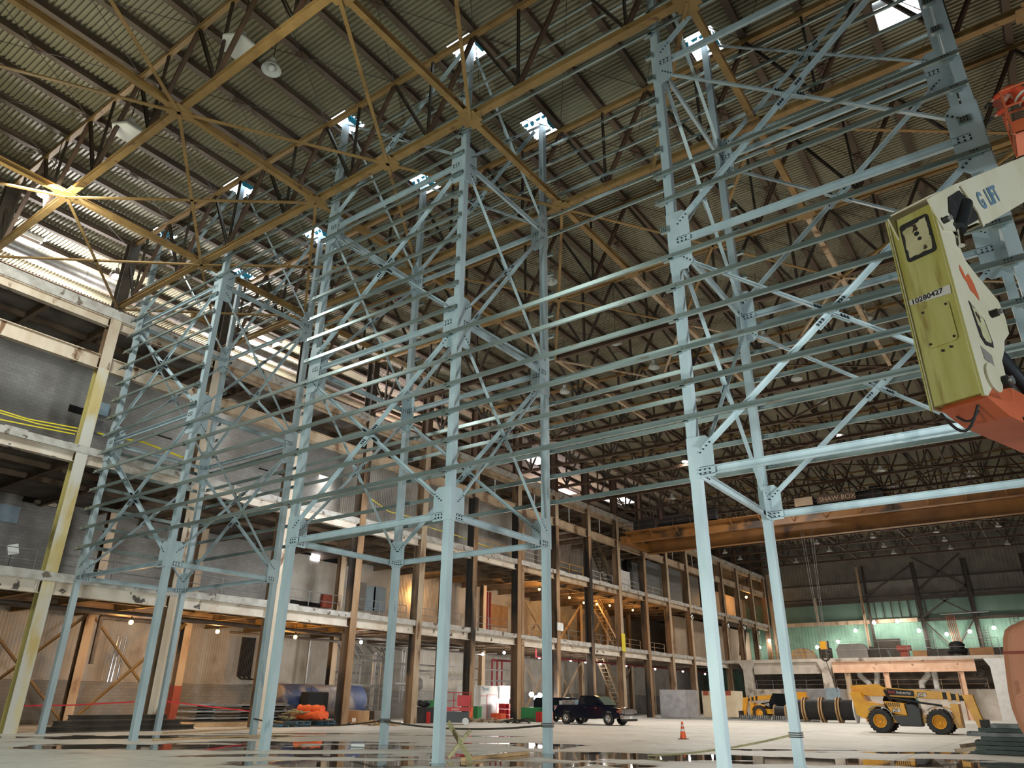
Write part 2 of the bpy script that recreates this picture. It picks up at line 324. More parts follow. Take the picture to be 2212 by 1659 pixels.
PUD = [(1300, 1633, 4.6, 1.7), (1560, 1638, 3.6, 1.3), (1850, 1645, 4.5, 1.3), (2080, 1652, 4.0, 1.3), (1060, 1650, 3.6, .9), (760, 1650, 3.0, 1.0), (880, 1636, 1.6, .5), (660, 1632, 2.6, .7),
       (400, 1612, 6.0, 1.3), (560, 1616, 5, 1.0), (640, 1604, 4.0, .8), (860, 1612, 2.4, .45), (250, 1593, 5.5, 1.2), (460, 1590, 4.5, .8), (1075, 1606, 2.2, .4), (1190, 1612, 1.2, 1.6), (1700, 1620, 3.0, .45), (1960, 1626, 2.6, .5), (700, 1585, 4.0, .5), (1010, 1590, 3.0, .35)]
mask = None
wob = noise(.55, 4)
for px, py, rx, ry in PUD:
    c = on(px, py, 2, 0); mp = _n(nt, 'ShaderNodeMapping', vector_type='TEXTURE')
    mp.inputs['Location'].default_value = (c[0], c[1], 0); mp.inputs['Rotation'].default_value = (0, 0, math.radians(38 if px > 700 else 48)); mp.inputs['Scale'].default_value = (rx, ry, 1)
    nt.links.new(g.outputs['Position'], mp.inputs[0]); ln = _n(nt, 'ShaderNodeVectorMath', operation='LENGTH'); nt.links.new(mp.outputs[0], ln.inputs[0])
    v = rng(ln.outputs['Value'], 0, 1.6, 1, 0)
    mask = v if mask is None else math_('MAXIMUM', mask, v)
mask = math_('ADD', mask, rng(wob.outputs[0], .3, .7, -.34, .34))
wet = rng(mask, .36, .40); damp = rng(mask, .20, .42)
n1 = noise(.35, 8); n2 = noise(3.0, 8); n3 = noise(.08, 3)
mx = _n(nt, 'ShaderNodeMixRGB'); mx.inputs[1].default_value = (0.74, 0.73, 0.67, 1); mx.inputs[2].default_value = (0.62, 0.60, 0.54, 1); nt.links.new(rng(n1.outputs[0], .35, .7), mx.inputs[0])
mx2 = _n(nt, 'ShaderNodeMixRGB', blend_type='MULTIPLY'); mx2.inputs[0].default_value = .35; nt.links.new(mx.outputs[0], mx2.inputs[1]); nt.links.new(rng(n2.outputs[0], .3, .7, .6, 1.1), mx2.inputs[2])
mx3 = _n(nt, 'ShaderNodeMixRGB'); mx3.inputs[2].default_value = (0.20, 0.18, 0.155, 1); nt.links.new(mx2.outputs[0], mx3.inputs[1]); nt.links.new(math_('MULTIPLY', damp, .75), mx3.inputs[0])
mx4 = _n(nt, 'ShaderNodeMixRGB'); mx4.inputs[2].default_value = (0.06, 0.05, 0.043, 1); nt.links.new(mx3.outputs[0], mx4.inputs[1]); nt.links.new(wet, mx4.inputs[0])
# slab joints
sx = _n(nt, 'ShaderNodeSeparateXYZ'); nt.links.new(g.outputs['Position'], sx.inputs[0])
def joint(o, per, off):
    a = math_('PINGPONG', math_('ADD', sx.outputs[o], off), per/2); return rng(a, .0, .035, 1, 0)
jt = math_('MAXIMUM', joint('X', 8.5, 4.9+85), joint('Y', 12.8, 1.0+64))
mx5 = _n(nt, 'ShaderNodeMixRGB'); mx5.inputs[2].default_value = (0.10, 0.09, 0.08, 1); nt.links.new(mx4.outputs[0], mx5.inputs[1]); nt.links.new(math_('MULTIPLY', jt, .7), mx5.inputs[0])
nt.links.new(mx5.outputs[0], b.inputs['Base Color'])
nt.links.new(rng(wet, 0, 1, .55, .03), b.inputs['Roughness'])
b.inputs['IOR'].default_value = 1.5
bmp = _n(nt, 'ShaderNodeBump'); bmp.inputs['Distance'].default_value = .01; nt.links.new(rng(wet, 0, 1, .35, 0), bmp.inputs['Strength']); nt.links.new(n2.outputs[0], bmp.inputs['Height']); nt.links.new(bmp.outputs[0], b.inputs['Normal'])
struct(fl.build('floor', fm))

# towers' column positions (needed for the roof openings)
CX = [-36.86, -29.35, -21.47, -14.15, -6.30, 1.05]; Y0, Y1 = 16.4, 21.73
holes = []
for x in CX:
    for y in (Y0, Y1): holes.append((x-.75, x+.55, y-.55, y+.5))
SKY = []
for px, py, w, l in [(60, 512, 1.1, 1.2), (570, 730, 1.5, 2.1), (1345, 1078, 2.2, 3.2), (1230, 1058, 1.6, 2.4), (1160, 990, 1.8, 2.6), (1940, 12, 1.6, 1.1), (1320, 1078, 1.0, 2), (1300, 1150, 1.8, 3), (1420, 1075, 1, 1), (1640, 1002, .1, .1)][:8]:
    c = on(px, py, 2, DZ); SKY.append((c[0]-w/2, c[0]+w/2, c[1]-l/2, c[1]+l/2)); holes.append(SKY[-1])
dk = MB(); pit = .2; y = YN
while y < YE:
    segs = [(XB-.2, XR)]
    for (a, b_, c, d) in holes:
        if y+pit > c and y < d:
            ns = []
            for s0, s1 in segs:
                if b_ <= s0 or a >= s1: ns.append((s0, s1)); continue
                if a > s0: ns.append((s0, a))
                if b_ < s1: ns.append((b_, s1))
            segs = ns
    prof = [(0, DZ), (.10, DZ), (.118, DZ+.10), (.182, DZ+.10), (.2, DZ)]
    for s0, s1 in segs:
        vs = [(s0, y+a, z) for a, z in prof]+[(s1, y+a, z) for a, z in prof]
        dk.add(vs, [(i, i+1, 6+i, 5+i) for i in range(4)])
    y += pit
struct(dk.build('ceiling', DECK))
# opaque membrane over the deck, with the same openings: keep light out except at the openings
hw = MB()
def wallbox(name, a, b_, m): return struct(MB().box(a, b_).build(name, m))
wallbox('wall_right', (XR, YN, 0), (XR+.3, YE, DZ+.3), CLADD)
wallbox('wall_back', (XB, YN-.3, 0), (XR, YN, DZ+.3), CLADD)
wallbox('wall_left', (XB-.3, YN, 2.45), (XB, YE, 6.52), CLADB)
wallbox('trim_1', (XB-.3, YN, 0), (XB+.12, YE, 2.4), BLOCK)
wallbox('trim_2', (XB-.3, YN, 2.4), (XB+.2, YE, 2.47), CONC)
wallbox('wall_left_middle', (XB-.3, YN, 6.86), (XB, 37.8, 12.82), BLOCK)
wallbox('wall_left_far', (XB-.3, 37.8, 6.86), (XB, YE, 12.82), CLADB)
wallbox('wall_left_upper', (-44.3, YN, 13.2), (-44, 37.8, 20.45), BLOCK)
wallbox('wall_left_upper_far', (-44.3, 37.8, 13.2), (-44, 66, 20.45), CLADB)
wallbox('wall_left_third', (XB-.3, YN, 12.82), (XB, YE, 18), CLADB)
wallbox('wall_left_top', (XB-.3, YN, 18), (XB, YE, 24.6), CREAM)
wallbox('trim_3', (XB-.3, YN, 24.6), (XB+.25, YE, 25.2), BEIGEW)
wallbox('trim_4', (XB-.3, YN, 25.2), (XB, YE, DZ+.1), CLADB)
wallbox('wall_end', (XB, YE, 0), (XR, YE+.3, 13.1), CLADG)
wallbox('wall_end_middle', (XB, YE, 13.1), (XR, YE+.3, 16.4), GREEN)
wallbox('wall_end_upper', (XB, YE, 16.4), (XR, YE+.3, DZ+.3), CLADD)
for i, (x0, x1, y0, y1) in enumerate(SKY):
    struct(MB().box((x0-.03, y0-.03, DZ-.28), (x0, y1+.03, DZ+.3)).box((x1, y0-.03, DZ-.28), (x1+.03, y1+.03, DZ+.3)).box((x0, y0-.03, DZ-.28), (x1, y0, DZ+.3)).box((x0, y1, DZ-.28), (x1, y1+.03, DZ+.3)).build('trim_%d' % (5+i), WHITE))
    struct(MB().box((x0, y0, DZ+.18), (x1, y1, DZ+.2)).build('window_%d' % (1+i), SKYG))

# ---------------------------------------------------------------- roof steel
ZB, ZT = 21.3, 25.42
xb = [-36.85+4.27*i for i in range(18)]; xt = [x+2.135 for x in xb]
bch = MB().beam((XL+.3, 0, ZB), (XR, 0, ZB), I(.26, .24, .03)).data('bottom_chord', OCHRE)
tch = MB().beam((XL-.2, 0, ZT), (XR, 0, ZT), I(.20, .20, .02)).data('top_chord', OCHRE)
gus = MB().ob((0, 0, 0), (.38, 0, 0), (0, .30, 0), (0, 0, .012)).ob((0, 0, .02), (.22, 0, 0), (0, .5, 0), (0, 0, .012)).data('gusset_plate', OCHRE)
def member(dx, dz, w=.11, m=DARKST, nm='web_member'):
    return MB().beam((0, 0, 0), (dx, 0, dz), H(w, w*1.1, .016), up=(0, 1, 0)).data(nm, m)
hgt = ZT-ZB-.15
wv = member(0.0001, hgt, .09); wl = member(-2.135, hgt, .12); wr = member(2.135, hgt, .14, BROWN)
far = MB()
for x in xb:
    for dx in (0.0001, -2.135, 2.135): far.beam((x, 0, ZB+.1), (x+dx, 0, ZB+.1+hgt), R(.13, .13), up=(0, 1, 0))
farweb = far.data('web', DARKST)
bchd = MB().beam((XL+.3, 0, ZB), (XR, 0, ZB), I(.26, .24, .03)).data('bottom_chord', BROWN)  # far copy of the ochre chord, browned to put the dimmer light into its colour
for k in range(-3, 17):
    Y = KY(k); near = k in (-3, -2, -1, 0, 1, 2)
    t = thing('roof_truss', '%s roof truss from the near end, a %s warren girder spanning the hall' % (ORD[k+3], 'yellow-ochre' if near else 'brown'), 'truss', (0, Y, ZB), 'roof trusses')
    inst('bottom_chord', bch if near else bchd, (0, Y, 0), t); inst('top_chord', tch, (0, Y, 0), t)
    if near:
        for i, x in enumerate(xb):
            if x > 12: continue
            inst('web_member', wv, (x, Y, ZB+.1), t); inst('web_member', wl, (x, Y, ZB+.1), t); inst('web_member', wr, (x, Y, ZB+.1), t)
        for x in (-30.4, -21.9, -13.4, -4.9, 3.6): inst('gusset_plate', gus, (x, Y, ZB-.14), t)
        if k % 2 == 0: inst('gusset_plate', gus, (-17.6, Y, ZB-.14), t)
    else: inst('web', farweb, (0, Y, 0), t)
# purlins
pm = MB().beam((0, YN, DZ-.17), (0, YE, DZ-.17), I(.27, .32, .02)).data('roof_purlin', mat('purlin_brown', (0.115, 0.082, 0.055), (0.08, 0.058, 0.042), .7, 0, .6))
j = 0
for i in range(-17, 25):
    x = -13.4+2.135*i
    if x < XB+.3 or x > XR-.3: continue
    # keep clear of the openings
    o = inst('roof_purlin', pm, (x, 0, 0)); j += 1
    tag(o, 'long brown roof purlin under the ribbed deck, ' + ('%s from the left wall' % ORD[j-1] if j <= 24 else '%s from the right wall' % ORD[41-j]), 'purlin', 'roof purlins')
# struts along Y at the bottom chord level and horizontal bracing
def ysteel(name, label, cat, p0, p1, prof, m, group=None, up=(0, 0, 1)):
    return tag(MB().beam(p0, p1, prof, up=up).build(name, m), label, cat, group)
XS = [-30.4, -21.9, -13.4, -4.9, 3.6, 12.1, 20.6]
xw = ['first', 'second', 'third', 'fourth', 'fifth', 'sixth', 'seventh']
for i, x in enumerate(XS):
    for k in range(-2, 5):
        near = k < 3 and x < 0
        ysteel('roof_strut', '%s strut between the %s and %s roof trusses, %s line from the left' % ('ochre' if near else 'brown', ORD[k+3], ORD[k+4], xw[i]), 'strut', (x, KY(k)+.14, ZB), (x, KY(k+1)-.14, ZB), I(.22, .26, .02), OCHRE if k < 2 else TANST, 'struts between truss bottom chords')
    ysteel('roof_strut', 'long shade-browned strut through the far roof trusses, %s line from the left' % xw[i], 'strut', (x, KY(5), ZB+.14), (x, KY(16), ZB+.14), I(.18, .2, .02), BROWN, 'far roof struts')  # far steel darkened by colour for the weak light there
BR = [(-1, -38.3, 0, -30.4), (-1, -30.4, 0, -21.9), (-1, -21.9, 0, -30.4), (-1, -21.9, 0, -17.6), (-1, -13.4, 0, -17.6), (-1, -30.4, 0, -38.3), (-1, -9.1, 0, -13.4), (-2, -26, -1, -21.9), (-2, -17.6, -1, -21.9),
      (-2, -34.6, -1, -30.4), (0, -38.3, 1, -30.4), (0, -30.4, 1, -38.3), (0, -30.4, 1, -21.9), (0, -21.9, 1, -30.4), (0, -17.6, 1, -13.4), (0, -17.6, 1, -21.9), (0, -4.9, 1, -9.1), (1, -13.4, 2, -17.6), (1, -13.4, 2, -9.1), (1, -4.9, 2, -9.1), (1, -4.9, 2, 3.6), (1, -21.9, 2, -17.6),
      (2, -9.1, 3, -4.9), (2, -9.1, 3, -13.4), (2, 3.6, 3, -4.9), (2, -17.6, 3, -13.4), (2, -17.6, 3, -21.9), (3, -13.4, 4, -17.6), (3, -13.4, 4, -9.1), (3, -4.9, 4, -9.1), (3, -4.9, 4, 3.6), (3, -21.9, 4, -17.6)]
BR.sort(key=lambda q: (q[0], q[1]+q[3], q[1])); bc = {}
for i, (k0, x0, k1, x1) in enumerate(BR):
    bc[k0] = bc.get(k0, -1)+1
    ysteel('roof_brace', 'slim %s diagonal roof brace, %s from the left in the %s truss bay' % ('ochre' if k0 < 3 else 'tan', ORD[bc[k0]], ORD[k0+2]), 'brace', (x0, KY(k0), ZB-.12), (x1, KY(k1), ZB-.12), Lp(.13, .03), OCHRE if k0 < 3 else TANST, 'diagonal braces under the roof trusses')
for k in range(4, 14):
    for qi, (a, c) in enumerate(((-30.4, -21.9), (-21.9, -13.4), (-13.4, -4.9), (-4.9, 3.6))):
        d = 1 if (k+int(a)) % 2 else -1
        ysteel('roof_brace', 'thin shade-browned diagonal brace in the far roof, %s bay, %s from the left' % (ORD[k+2], ORD[qi]), 'brace', (a if d > 0 else c, KY(k), ZB-.12), (c if d > 0 else a, KY(k+1), ZB-.12), Lp(.12, .03), BROWN, 'far roof braces')  # brown stands for the far roof's shade
rp = MB().ob((0, 0, 0), (.20, 0, 0), (0, .20, 0), (0, 0, .02)).data('node_plate', BROWN)
rods = [MB().cyl((0, 0, 0), (sx_*2.1, sy*3.1, .05), .016, n=5).data('rod', DARKST) for sx_ in (-1, 1) for sy in (-1, 1)]
for k in range(-2, 4):
    for x in xb:
        if x > 2: continue
        t = thing('rod_bracing', 'thin roof rods crossing at a plate, %s bay, %s plate from the left' % (ORD[k+2], ORD[xb.index(x)]), 'bracing', (x, KY(k)+3.2, DZ-.42), 'rod crosses under the roof')
        inst('node_plate', rp, (x, KY(k)+3.2, DZ-.40), t)
        for r_ in rods: inst('rod', r_, (x, KY(k)+3.2, DZ-.45), t)
# ducts high along the left side, seen through the trusses
for (x, z, r, y0, y1, lb) in ((-42.2, 24.3, .35, 9, 36, 'lower'), (-46.5, 24.6, .3, 12, 60, 'upper')):
    o = MB().cyl((x, y0, z), (x, y1, z), r, n=14)
    for yy in np.arange(y0, y1, 3): o.cyl((x, yy, z), (x, yy+.06, z), r+.03, n=14)
    tag(o.build('round_duct', PIPE, smooth=True), 'round grey duct hung under the left roof bay, %s of the two' % lb, 'duct', 'roof ducts')
for i, (px, py) in enumerate([(60, 620), (470, 700)]):
    p = on(px, py, 2, 24.9); tag(MB().box((p[0]-.15, p[1]-1.9, 24.5), (p[0]+.15, p[1]+1.9, 24.9)).build('light_trough', OCHRE), 'yellow-ochre trough beam under the bright left roof, %s from the camera' % ORD[i], 'beam', 'ochre trough beams')

# ---------------------------------------------------------------- the frame building on the left
colI = lambda w, d: [(-.5*a, b) for a, b in []]
def bcol_mesh(d, w, z0, z1, m):
    # flanges face +x / -x, web along x
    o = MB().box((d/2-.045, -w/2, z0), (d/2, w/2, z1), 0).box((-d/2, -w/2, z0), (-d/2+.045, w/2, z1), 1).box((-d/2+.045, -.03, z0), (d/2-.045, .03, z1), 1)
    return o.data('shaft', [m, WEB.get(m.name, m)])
WEB = {'rusty': 0}
WEBB = mat('web_shade_brown', (0.24, 0.15, 0.085), (0.16, 0.095, 0.05), .8, 0, 1.0, stretch=(1, 1, .4), c3=(0.035, 0.028, 0.022), s3=.6, t3=(.56, .66))  # web browned down so the recess reads shaded beside the lit flange
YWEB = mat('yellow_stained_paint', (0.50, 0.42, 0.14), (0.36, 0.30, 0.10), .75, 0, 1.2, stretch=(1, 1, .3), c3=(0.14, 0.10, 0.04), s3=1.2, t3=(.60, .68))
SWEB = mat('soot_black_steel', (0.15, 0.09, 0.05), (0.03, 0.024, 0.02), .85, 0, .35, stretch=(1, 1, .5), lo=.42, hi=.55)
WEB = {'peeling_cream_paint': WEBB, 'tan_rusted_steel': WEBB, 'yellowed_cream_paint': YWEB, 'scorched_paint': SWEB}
cms = {}
for k in range(-2, 18):
    Y = KY(k); burnt = k in (3, 5, 6, 7, 8, 10)
    m = YCREAM if k <= 0 else SCORCH if burnt else CREAM if k in (1, 2) else TANST
    kk = 'yellowed cream' if k <= 0 else 'scorched black and tan' if burnt else 'peeling cream' if k in (1, 2) else 'rusty tan'
    d, w = (.52, .56) if k < 2 else (.72, .55)
    t = thing('building_column', '%s steel column on the hall face of the left building, %s from the near end' % (kk, ORD[k+2]), 'column', (XL, Y, 0), 'columns of the left building')
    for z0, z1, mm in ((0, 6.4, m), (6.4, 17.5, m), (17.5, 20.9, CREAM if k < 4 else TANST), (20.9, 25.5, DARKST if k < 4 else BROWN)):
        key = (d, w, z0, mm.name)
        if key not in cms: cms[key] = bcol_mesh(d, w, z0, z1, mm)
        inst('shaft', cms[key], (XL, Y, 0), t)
    if k == 6:
        cms['tw'] = bcol_mesh(.6, .4, 0, 18, SCORCH)
        inst('shaft', cms['tw'], (XL-.1, Y+.75, 0), t)
inn = bcol_mesh(.5, .5, 0, 6.1, TANST); inn2 = bcol_mesh(.5, .5, 6.9, 12.4, TANST); innr = MB().box((-.26, -.27, 0), (.27, .26, 2.2)).data('red_band', SIGNR)
for k in range(0, 14):
    t = thing('inner_column', '%s inner column behind the hall face on the left building ground floor, %s from the near end' % ('orange-lit tan' if k < 5 else 'tan', ORD[k]), 'column', (-47.1, KY(k), 0), 'inner columns of the left building')
    inst('shaft', inn, (-47.1, KY(k), 0), t)
    if k in (2,): inst('red_band', innr, (-47.1, KY(k), 0), t)
    if k in (1, 2, 4, 6, 7, 8, 9, 10, 11, 12): inst('shaft', inn2, (-47.1, KY(k), 0), t)
LV = [('second floor', 5.92, 6.50, 6.86, WHITEBEAM, 'chipped white'), ('third floor', 12.30, 12.80, 13.2, WHITEBEAM, 'chipped white'), ('fourth floor', 17.45, 18.25, 18.4, CREAM, 'pale crane'), ('top floor', 19.95, 20.45, 20.95, CREAM, 'cream')]
edge_segs = {}
for fi, (nm, zb, zt, zs, m, wd) in enumerate(LV):
    for k in range(-3, 17):
        ya, yb = KY(k)+.3, KY(k+1)-.3
        mm = m if k < (6 if fi < 2 else 1) else (TANST if fi >= 1 else m)
        tag(MB().beam((XL+.02, ya, (zb+zt)/2), (XL+.02, yb, (zb+zt)/2), I(.36, zt-zb, .04)).build('floor_beam', mm), '%s edge beam of the left building at %s level, bay %s from the near end' % (wd if mm is m else 'rusty tan', nm, ORD[k+3]), 'beam', '%s edge beams' % nm)
    # slab in three lengths
    if fi != 2:
        for a, b_ in ((YN, 53.6), (53.6, 125.8)):
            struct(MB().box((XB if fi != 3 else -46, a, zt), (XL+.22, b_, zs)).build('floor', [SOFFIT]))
            # broken edge: a jagged strip in front of the slab
            e = MB(); yy = a; rnd = random.Random(fi*10+int(a))
            while yy < b_:
                l = rnd.uniform(.8, 2.4); hh = rnd.uniform(.0, .10) if fi < 2 else 0
                e.box((XL+.20, yy, zt), (XL+.27+rnd.uniform(0, .04), min(yy+l, b_), zs-hh+.05)); yy += l
            struct(e.build('trim_%d' % (30+fi*2+(a > 0)), EDGE))
jm = MB().beam((XB, 0, 0), (XL-.2, 0, 0), I(.22, .45, .03)).data('floor_joist', JOIST)
jo = MB().beam((XB, 0, 0), (XL-.2, 0, 0), I(.22, .45, .03)).data('floor_joist', OCHRE)
jl = MB().beam((0, 0, 0), (0, 51, 0), I(.15, .3, .03)).data('floor_joist', JOIST)
for fi, z in ((0, 6.27), (1, 12.57), (3, 20.22)):
    for k in range(-2, 14):
        for h_ in (0, 3.2):
            o = inst('floor_joist', jo if fi == 0 and 0 <= k < 4 else jm, (0, KY(k)+h_, z)); tag(o, 'cross beam under the %s slab of the left building, %s from the near end' % (LV[fi][0], ('thirty-first' if (k+2)*2+(h_ > 0) == 30 else 'thirty-second' if (k+2)*2+(h_ > 0) == 31 else ORD[(k+2)*2+(h_ > 0)])), 'beam', 'cross beams under the %s' % LV[fi][0])
    for i, x in enumerate((-41.3, -44.2)):
        for a in (0, 1):
            tag(inst('floor_joist', jl, (x, a*52, z+.02)), 'long secondary beam under the %s slab, %s line in, %s half' % (LV[fi][0], ORD[i], ['near', 'far'][a]), 'beam', 'secondary beams')
# light framing above the crane girder, far half
for k in range(4, 13):
    tag(MB().beam((XL-3.2, KY(k), 20.7), (XL-3.2, KY(k+1), 20.7), I(.2, .5, .03)).build('upper_girder', WHITEBEAM), 'light coloured upper runway girder set back on the left building, bay %s' % ORD[k], 'beam', 'set-back upper girders')
for k in range(5, 13):
    tag(MB().cyl((XL-.2, KY(k)+3.2, 18.5), (XL-.2, KY(k)+3.2, 20.6), .05, n=8).build('light_post', WHITE), 'slim white post on the crane girder, bay %s of the left building' % ORD[k], 'post', 'white posts on the crane girder')

# ---------------------------------------------------------------- blue steel towers
HX = ['far left', 'second from left', 'third from left', 'third from right', 'second from right', 'far right']
GZ = {0: (6.46, 7.5), 1: (12.3, 14.2), 2: (19.1, 20.75)}
def gplate(ax, sgn, z0, z1, w=.52, both=False):
    """plate in the plane of axis ax ('x': spans x, 'y': spans y), from -.12 to w on side sgn"""
    c = .16
    a0 = -.13 if not both else -.30
    pts = [(a0, z0), (w, z0), (w, z1-c), (w-c, z1), (a0+.0, z1)] if z1-z0 < 1.2 else [(a0, z0), (w-c, z0), (w, z0+c), (w, z1-c), (w-c, z1), (a0, z1)]
    mb = MB()
    th = .022
    if ax == 'x': mb.prism([(sgn*a, -.150, z) for a, z in pts], (0, th, 0))
    else: mb.prism([(.128, sgn*a, z) for a, z in pts], (th, 0, 0))
    zc = (z0+.16) if z1-z0 < 1.2 else (z0+z1)/2
    B = [(w-.12-i*.12, zc+d-.02) for i in range(3) for d in (-.045, .045)]
    B += [(w-.06-i*.085, z1-.20-i*.075) for i in range(4)]
    if z1-z0 > 1.2: B += [(w-.06-i*.085, z0+.20+i*.075) for i in range(4)]
    for a, z in B:
        if ax == 'x': mb.cyl((sgn*a, -.175, z), (sgn*a, -.150, z), .022, n=6, mi=1)
        else: mb.cyl((.15, sgn*a, z), (.175, sgn*a, z), .022, n=6, mi=1)
    return mb.data('gusset_plate', [BLUE, BOLT])
GM = {(ax, s, l): gplate(ax, s, *GZ[l]) for ax in 'xy' for s in (-1, 1) for l in range(3)}
shaft = MB().beam((0, 0, 0), (0, 0, 27.4), R(.24, .25), up=(0, 1, 0)).data('shaft', BLUE)
bplate = MB().box((-.16, -.16, 0), (.16, .16, .02))
bplate = bplate.data('base_plate', [BLUE])
def zf(k): return 1.52+(8.1+.963*k-1.52)*(Y0-.24)/Y0
def zk(k): return 1.52+(8.1+.963*k-1.52)*(Y1+.24)/Y1
clipL = MB().box((-.30, -.24, -.09), (-.05, -.226, .09)).box((-.30, -.24, -.09), (-.05, -.12, -.075))
for a in (-.24, -.18, -.12):
    for c in (-.035, .035): clipL.cyl((a, -.262, c), (a, -.24, c), .018, n=6, mi=1)
clipL = clipL.data('girt_clip', [GIRT, BOLT])
clipB = MB().box((.05, .226, -.09), (.34, .24, .09)).box((.05, .12, -.09), (.34, .24, -.075))
for a in (.16, .22, .28):
    for c in (-.035, .035): clipB.cyl((a, .205, c), (a, .226, c), .018, n=6, mi=1)
clipB = clipB.data('girt_clip', [GIRT, BOLT])
for r, Y in enumerate((Y0, Y1)):
    for i, x in enumerate(CX):
        t = thing('steel_column', 'pale blue steel column, %s in the %s row of the tower frames' % (HX[i], ['front', 'back'][r]), 'column', (x, Y, 0), 'blue tower columns')
        inst('shaft', shaft, (x, Y, 0), t); inst('base_plate', bplate, (x, Y, 0), t)
        sx_ = 1 if i % 2 == 0 else -1; sy = 1 if r == 0 else -1
        for l in range(3):
            inst('gusset_plate', GM[('x', sx_, l)], (x, Y, 0), t); inst('gusset_plate', GM[('y', sy, l)], (x, Y, 0), t)
        for k in range(19):
            inst('girt_clip', clipL if r == 0 else clipB, (x, Y, zf(k) if r == 0 else zk(k)), t)
TW = ['left', 'middle', 'right']; RW = ['front', 'back']
LVZ = [6.62, 13.25, 19.9]; BRZ = [(7.15, 12.62), (13.85, 19.42), (20.45, 25.6)]
stm = Cp(.10, .20)
splice = {}
def xcross(name_l, pa, pb, face, lv, where):
    """pa, pb: (x,y) of the two columns; two crossing members with a centre splice"""
    pa, pb = np.array(pa, float), np.array(pb, float); d = pb-pa; L = np.linalg.norm(d); d /= L
    n = np.array(face, float); z0, z1 = BRZ[lv]
    for s in (0, 1):
        a, b_ = (pa, pb) if s == 0 else (pb, pa); dd = d if s == 0 else -d
        A = np.array([*(a+dd*.30), z0]); B = np.array([*(b_-dd*.30), z1]); off = np.array([*n, 0])*(.115 if s else .165)
        up = np.array([*n, 0])
        o = MB().beam(A+off, B+off, Lp(.115, .016), up=up).build('cross_brace', BLUE)
        tag(o, 'pale blue %s, %s panel up, rising to %s' % (where, ORD[lv], (('right' if s == 0 else 'left') if abs(d[0]) > .5 else ('back' if s == 0 else 'front'))), 'brace', 'diagonal braces of the blue towers')
        if s == 1:
            c = (A+B)/2+off; e = (B-A)/np.linalg.norm(B-A); f = np.cross(e, up); m = MB().ob(c-up*.075, e*.48, f*.085, up*.008)
            A2 = np.array([*(pa+d*.30), z0]); B2 = np.array([*(pb-d*.30), z1]); e2 = (B2-A2)/np.linalg.norm(B2-A2); f2 = np.cross(e2, up); m.ob(c-up*.06, e2*.48, f2*.085, up*.008)
            for q in (-.42, -.34, -.26, .26, .34, .42):
                for ee in (e, e2): m.cyl(c+ee*q-up*.10, c+ee*q+up*.085, .022, n=6, mi=1)
            m.build('splice_plate', [BLUE, BOLT], o)
for tw in range(3):
    xa, xc = CX[2*tw], CX[2*tw+1]
    for r, Y in enumerate((Y0, Y1)):
        for l in range(3):
            tag(MB().beam((xa+.14, Y-.10, LVZ[l]), (xc-.14, Y-.10, LVZ[l]), stm).build('tower_strut', BLUE), 'pale blue horizontal strut across the %s of the %s tower, %s level' % (RW[r], TW[tw], ORD[l]), 'strut', 'horizontal tower struts')
            xcross('', (xa, Y), (xc, Y), (0, -1), l, 'diagonal brace on %s face of %s tower' % (RW[r], TW[tw]))
for i, x in enumerate(CX):
    for l in range(3):
        tag(MB().beam((x+.10, Y0+.14, LVZ[l]-.02), (x+.10, Y1-.14, LVZ[l]-.02), stm).build('tower_strut', BLUE), 'pale blue front to back strut at the %s pair of columns, %s level' % (HX[i], ORD[l]), 'strut', 'front to back tower struts')
        xcross('', (x, Y0), (x, Y1), (1, 0), l, 'cross-depth brace, %s column pair' % HX[i])
# girts
def girt(a, b_, y, z, label, group, ax='x'):
    p0, p1 = ((a, y, z), (b_, y, z)) if ax == 'x' else ((y, a, z), (y, b_, z))
    return tag(MB().beam(p0, p1, Zp(.075, .17), up=(0, 0, 1)).build('wall_girt', GIRT), label, 'girt', group)
BAYN = ['left tower', 'gap between left and middle towers', 'middle tower', 'gap between middle and right towers', 'right tower']
fr = {0: list(range(19)), 1: [0, 1, 2, 3, 4, 5, 13, 14, 15, 16, 17], 2: list(range(18)), 3: [0, 1, 2, 3, 4, 5, 14, 15, 16, 17], 4: [0, 1, 2, 3, 4, 5, 7, 8, 14, 15, 16]}
bk = {0: [0, 1, 2, 3, 4, 5, 14, 15, 16, 17], 1: [0, 1, 2, 3, 4, 5, 12, 13, 14, 15, 16, 17], 2: [0, 1, 2, 3, 4, 5, 14, 15, 16, 17], 3: [0, 1, 2, 3, 4, 5, 12, 13, 14, 15, 16, 17], 4: [0, 1, 2, 3, 4, 5, 12, 13, 14, 15, 16, 17]}
for bay in range(5):
    for j, k in enumerate(fr[bay]):
        a, c = CX[bay], CX[bay+1]
        a2 = a-(.55 if bay == 0 else .36 if (k-1 not in () and k not in fr.get(bay-1, [])) else .12)
        girt(a2, c+(.02 if bay < 4 and k in fr[bay+1] else .1), Y0-.24-.012*(bay % 2), zf(k), 'galvanised girt across the front of the %s, %s' % (BAYN[bay], LOW[j]), 'front girts')
    for j, k in enumerate(bk[bay]):
        girt(CX[bay]+.1, CX[bay+1]+.05, Y1+.24+.012*(bay % 2), zk(k), 'galvanised girt across the back of the %s, %s' % (BAYN[bay], LOW[j]), 'back girts')
for j, k in enumerate(range(6)):
    girt(Y0+.13, Y1-.13, CX[0]-.2, 8.1+.963*k, 'galvanised girt on the left end of the left tower, %s' % LOW[j], 'end girts', 'y')
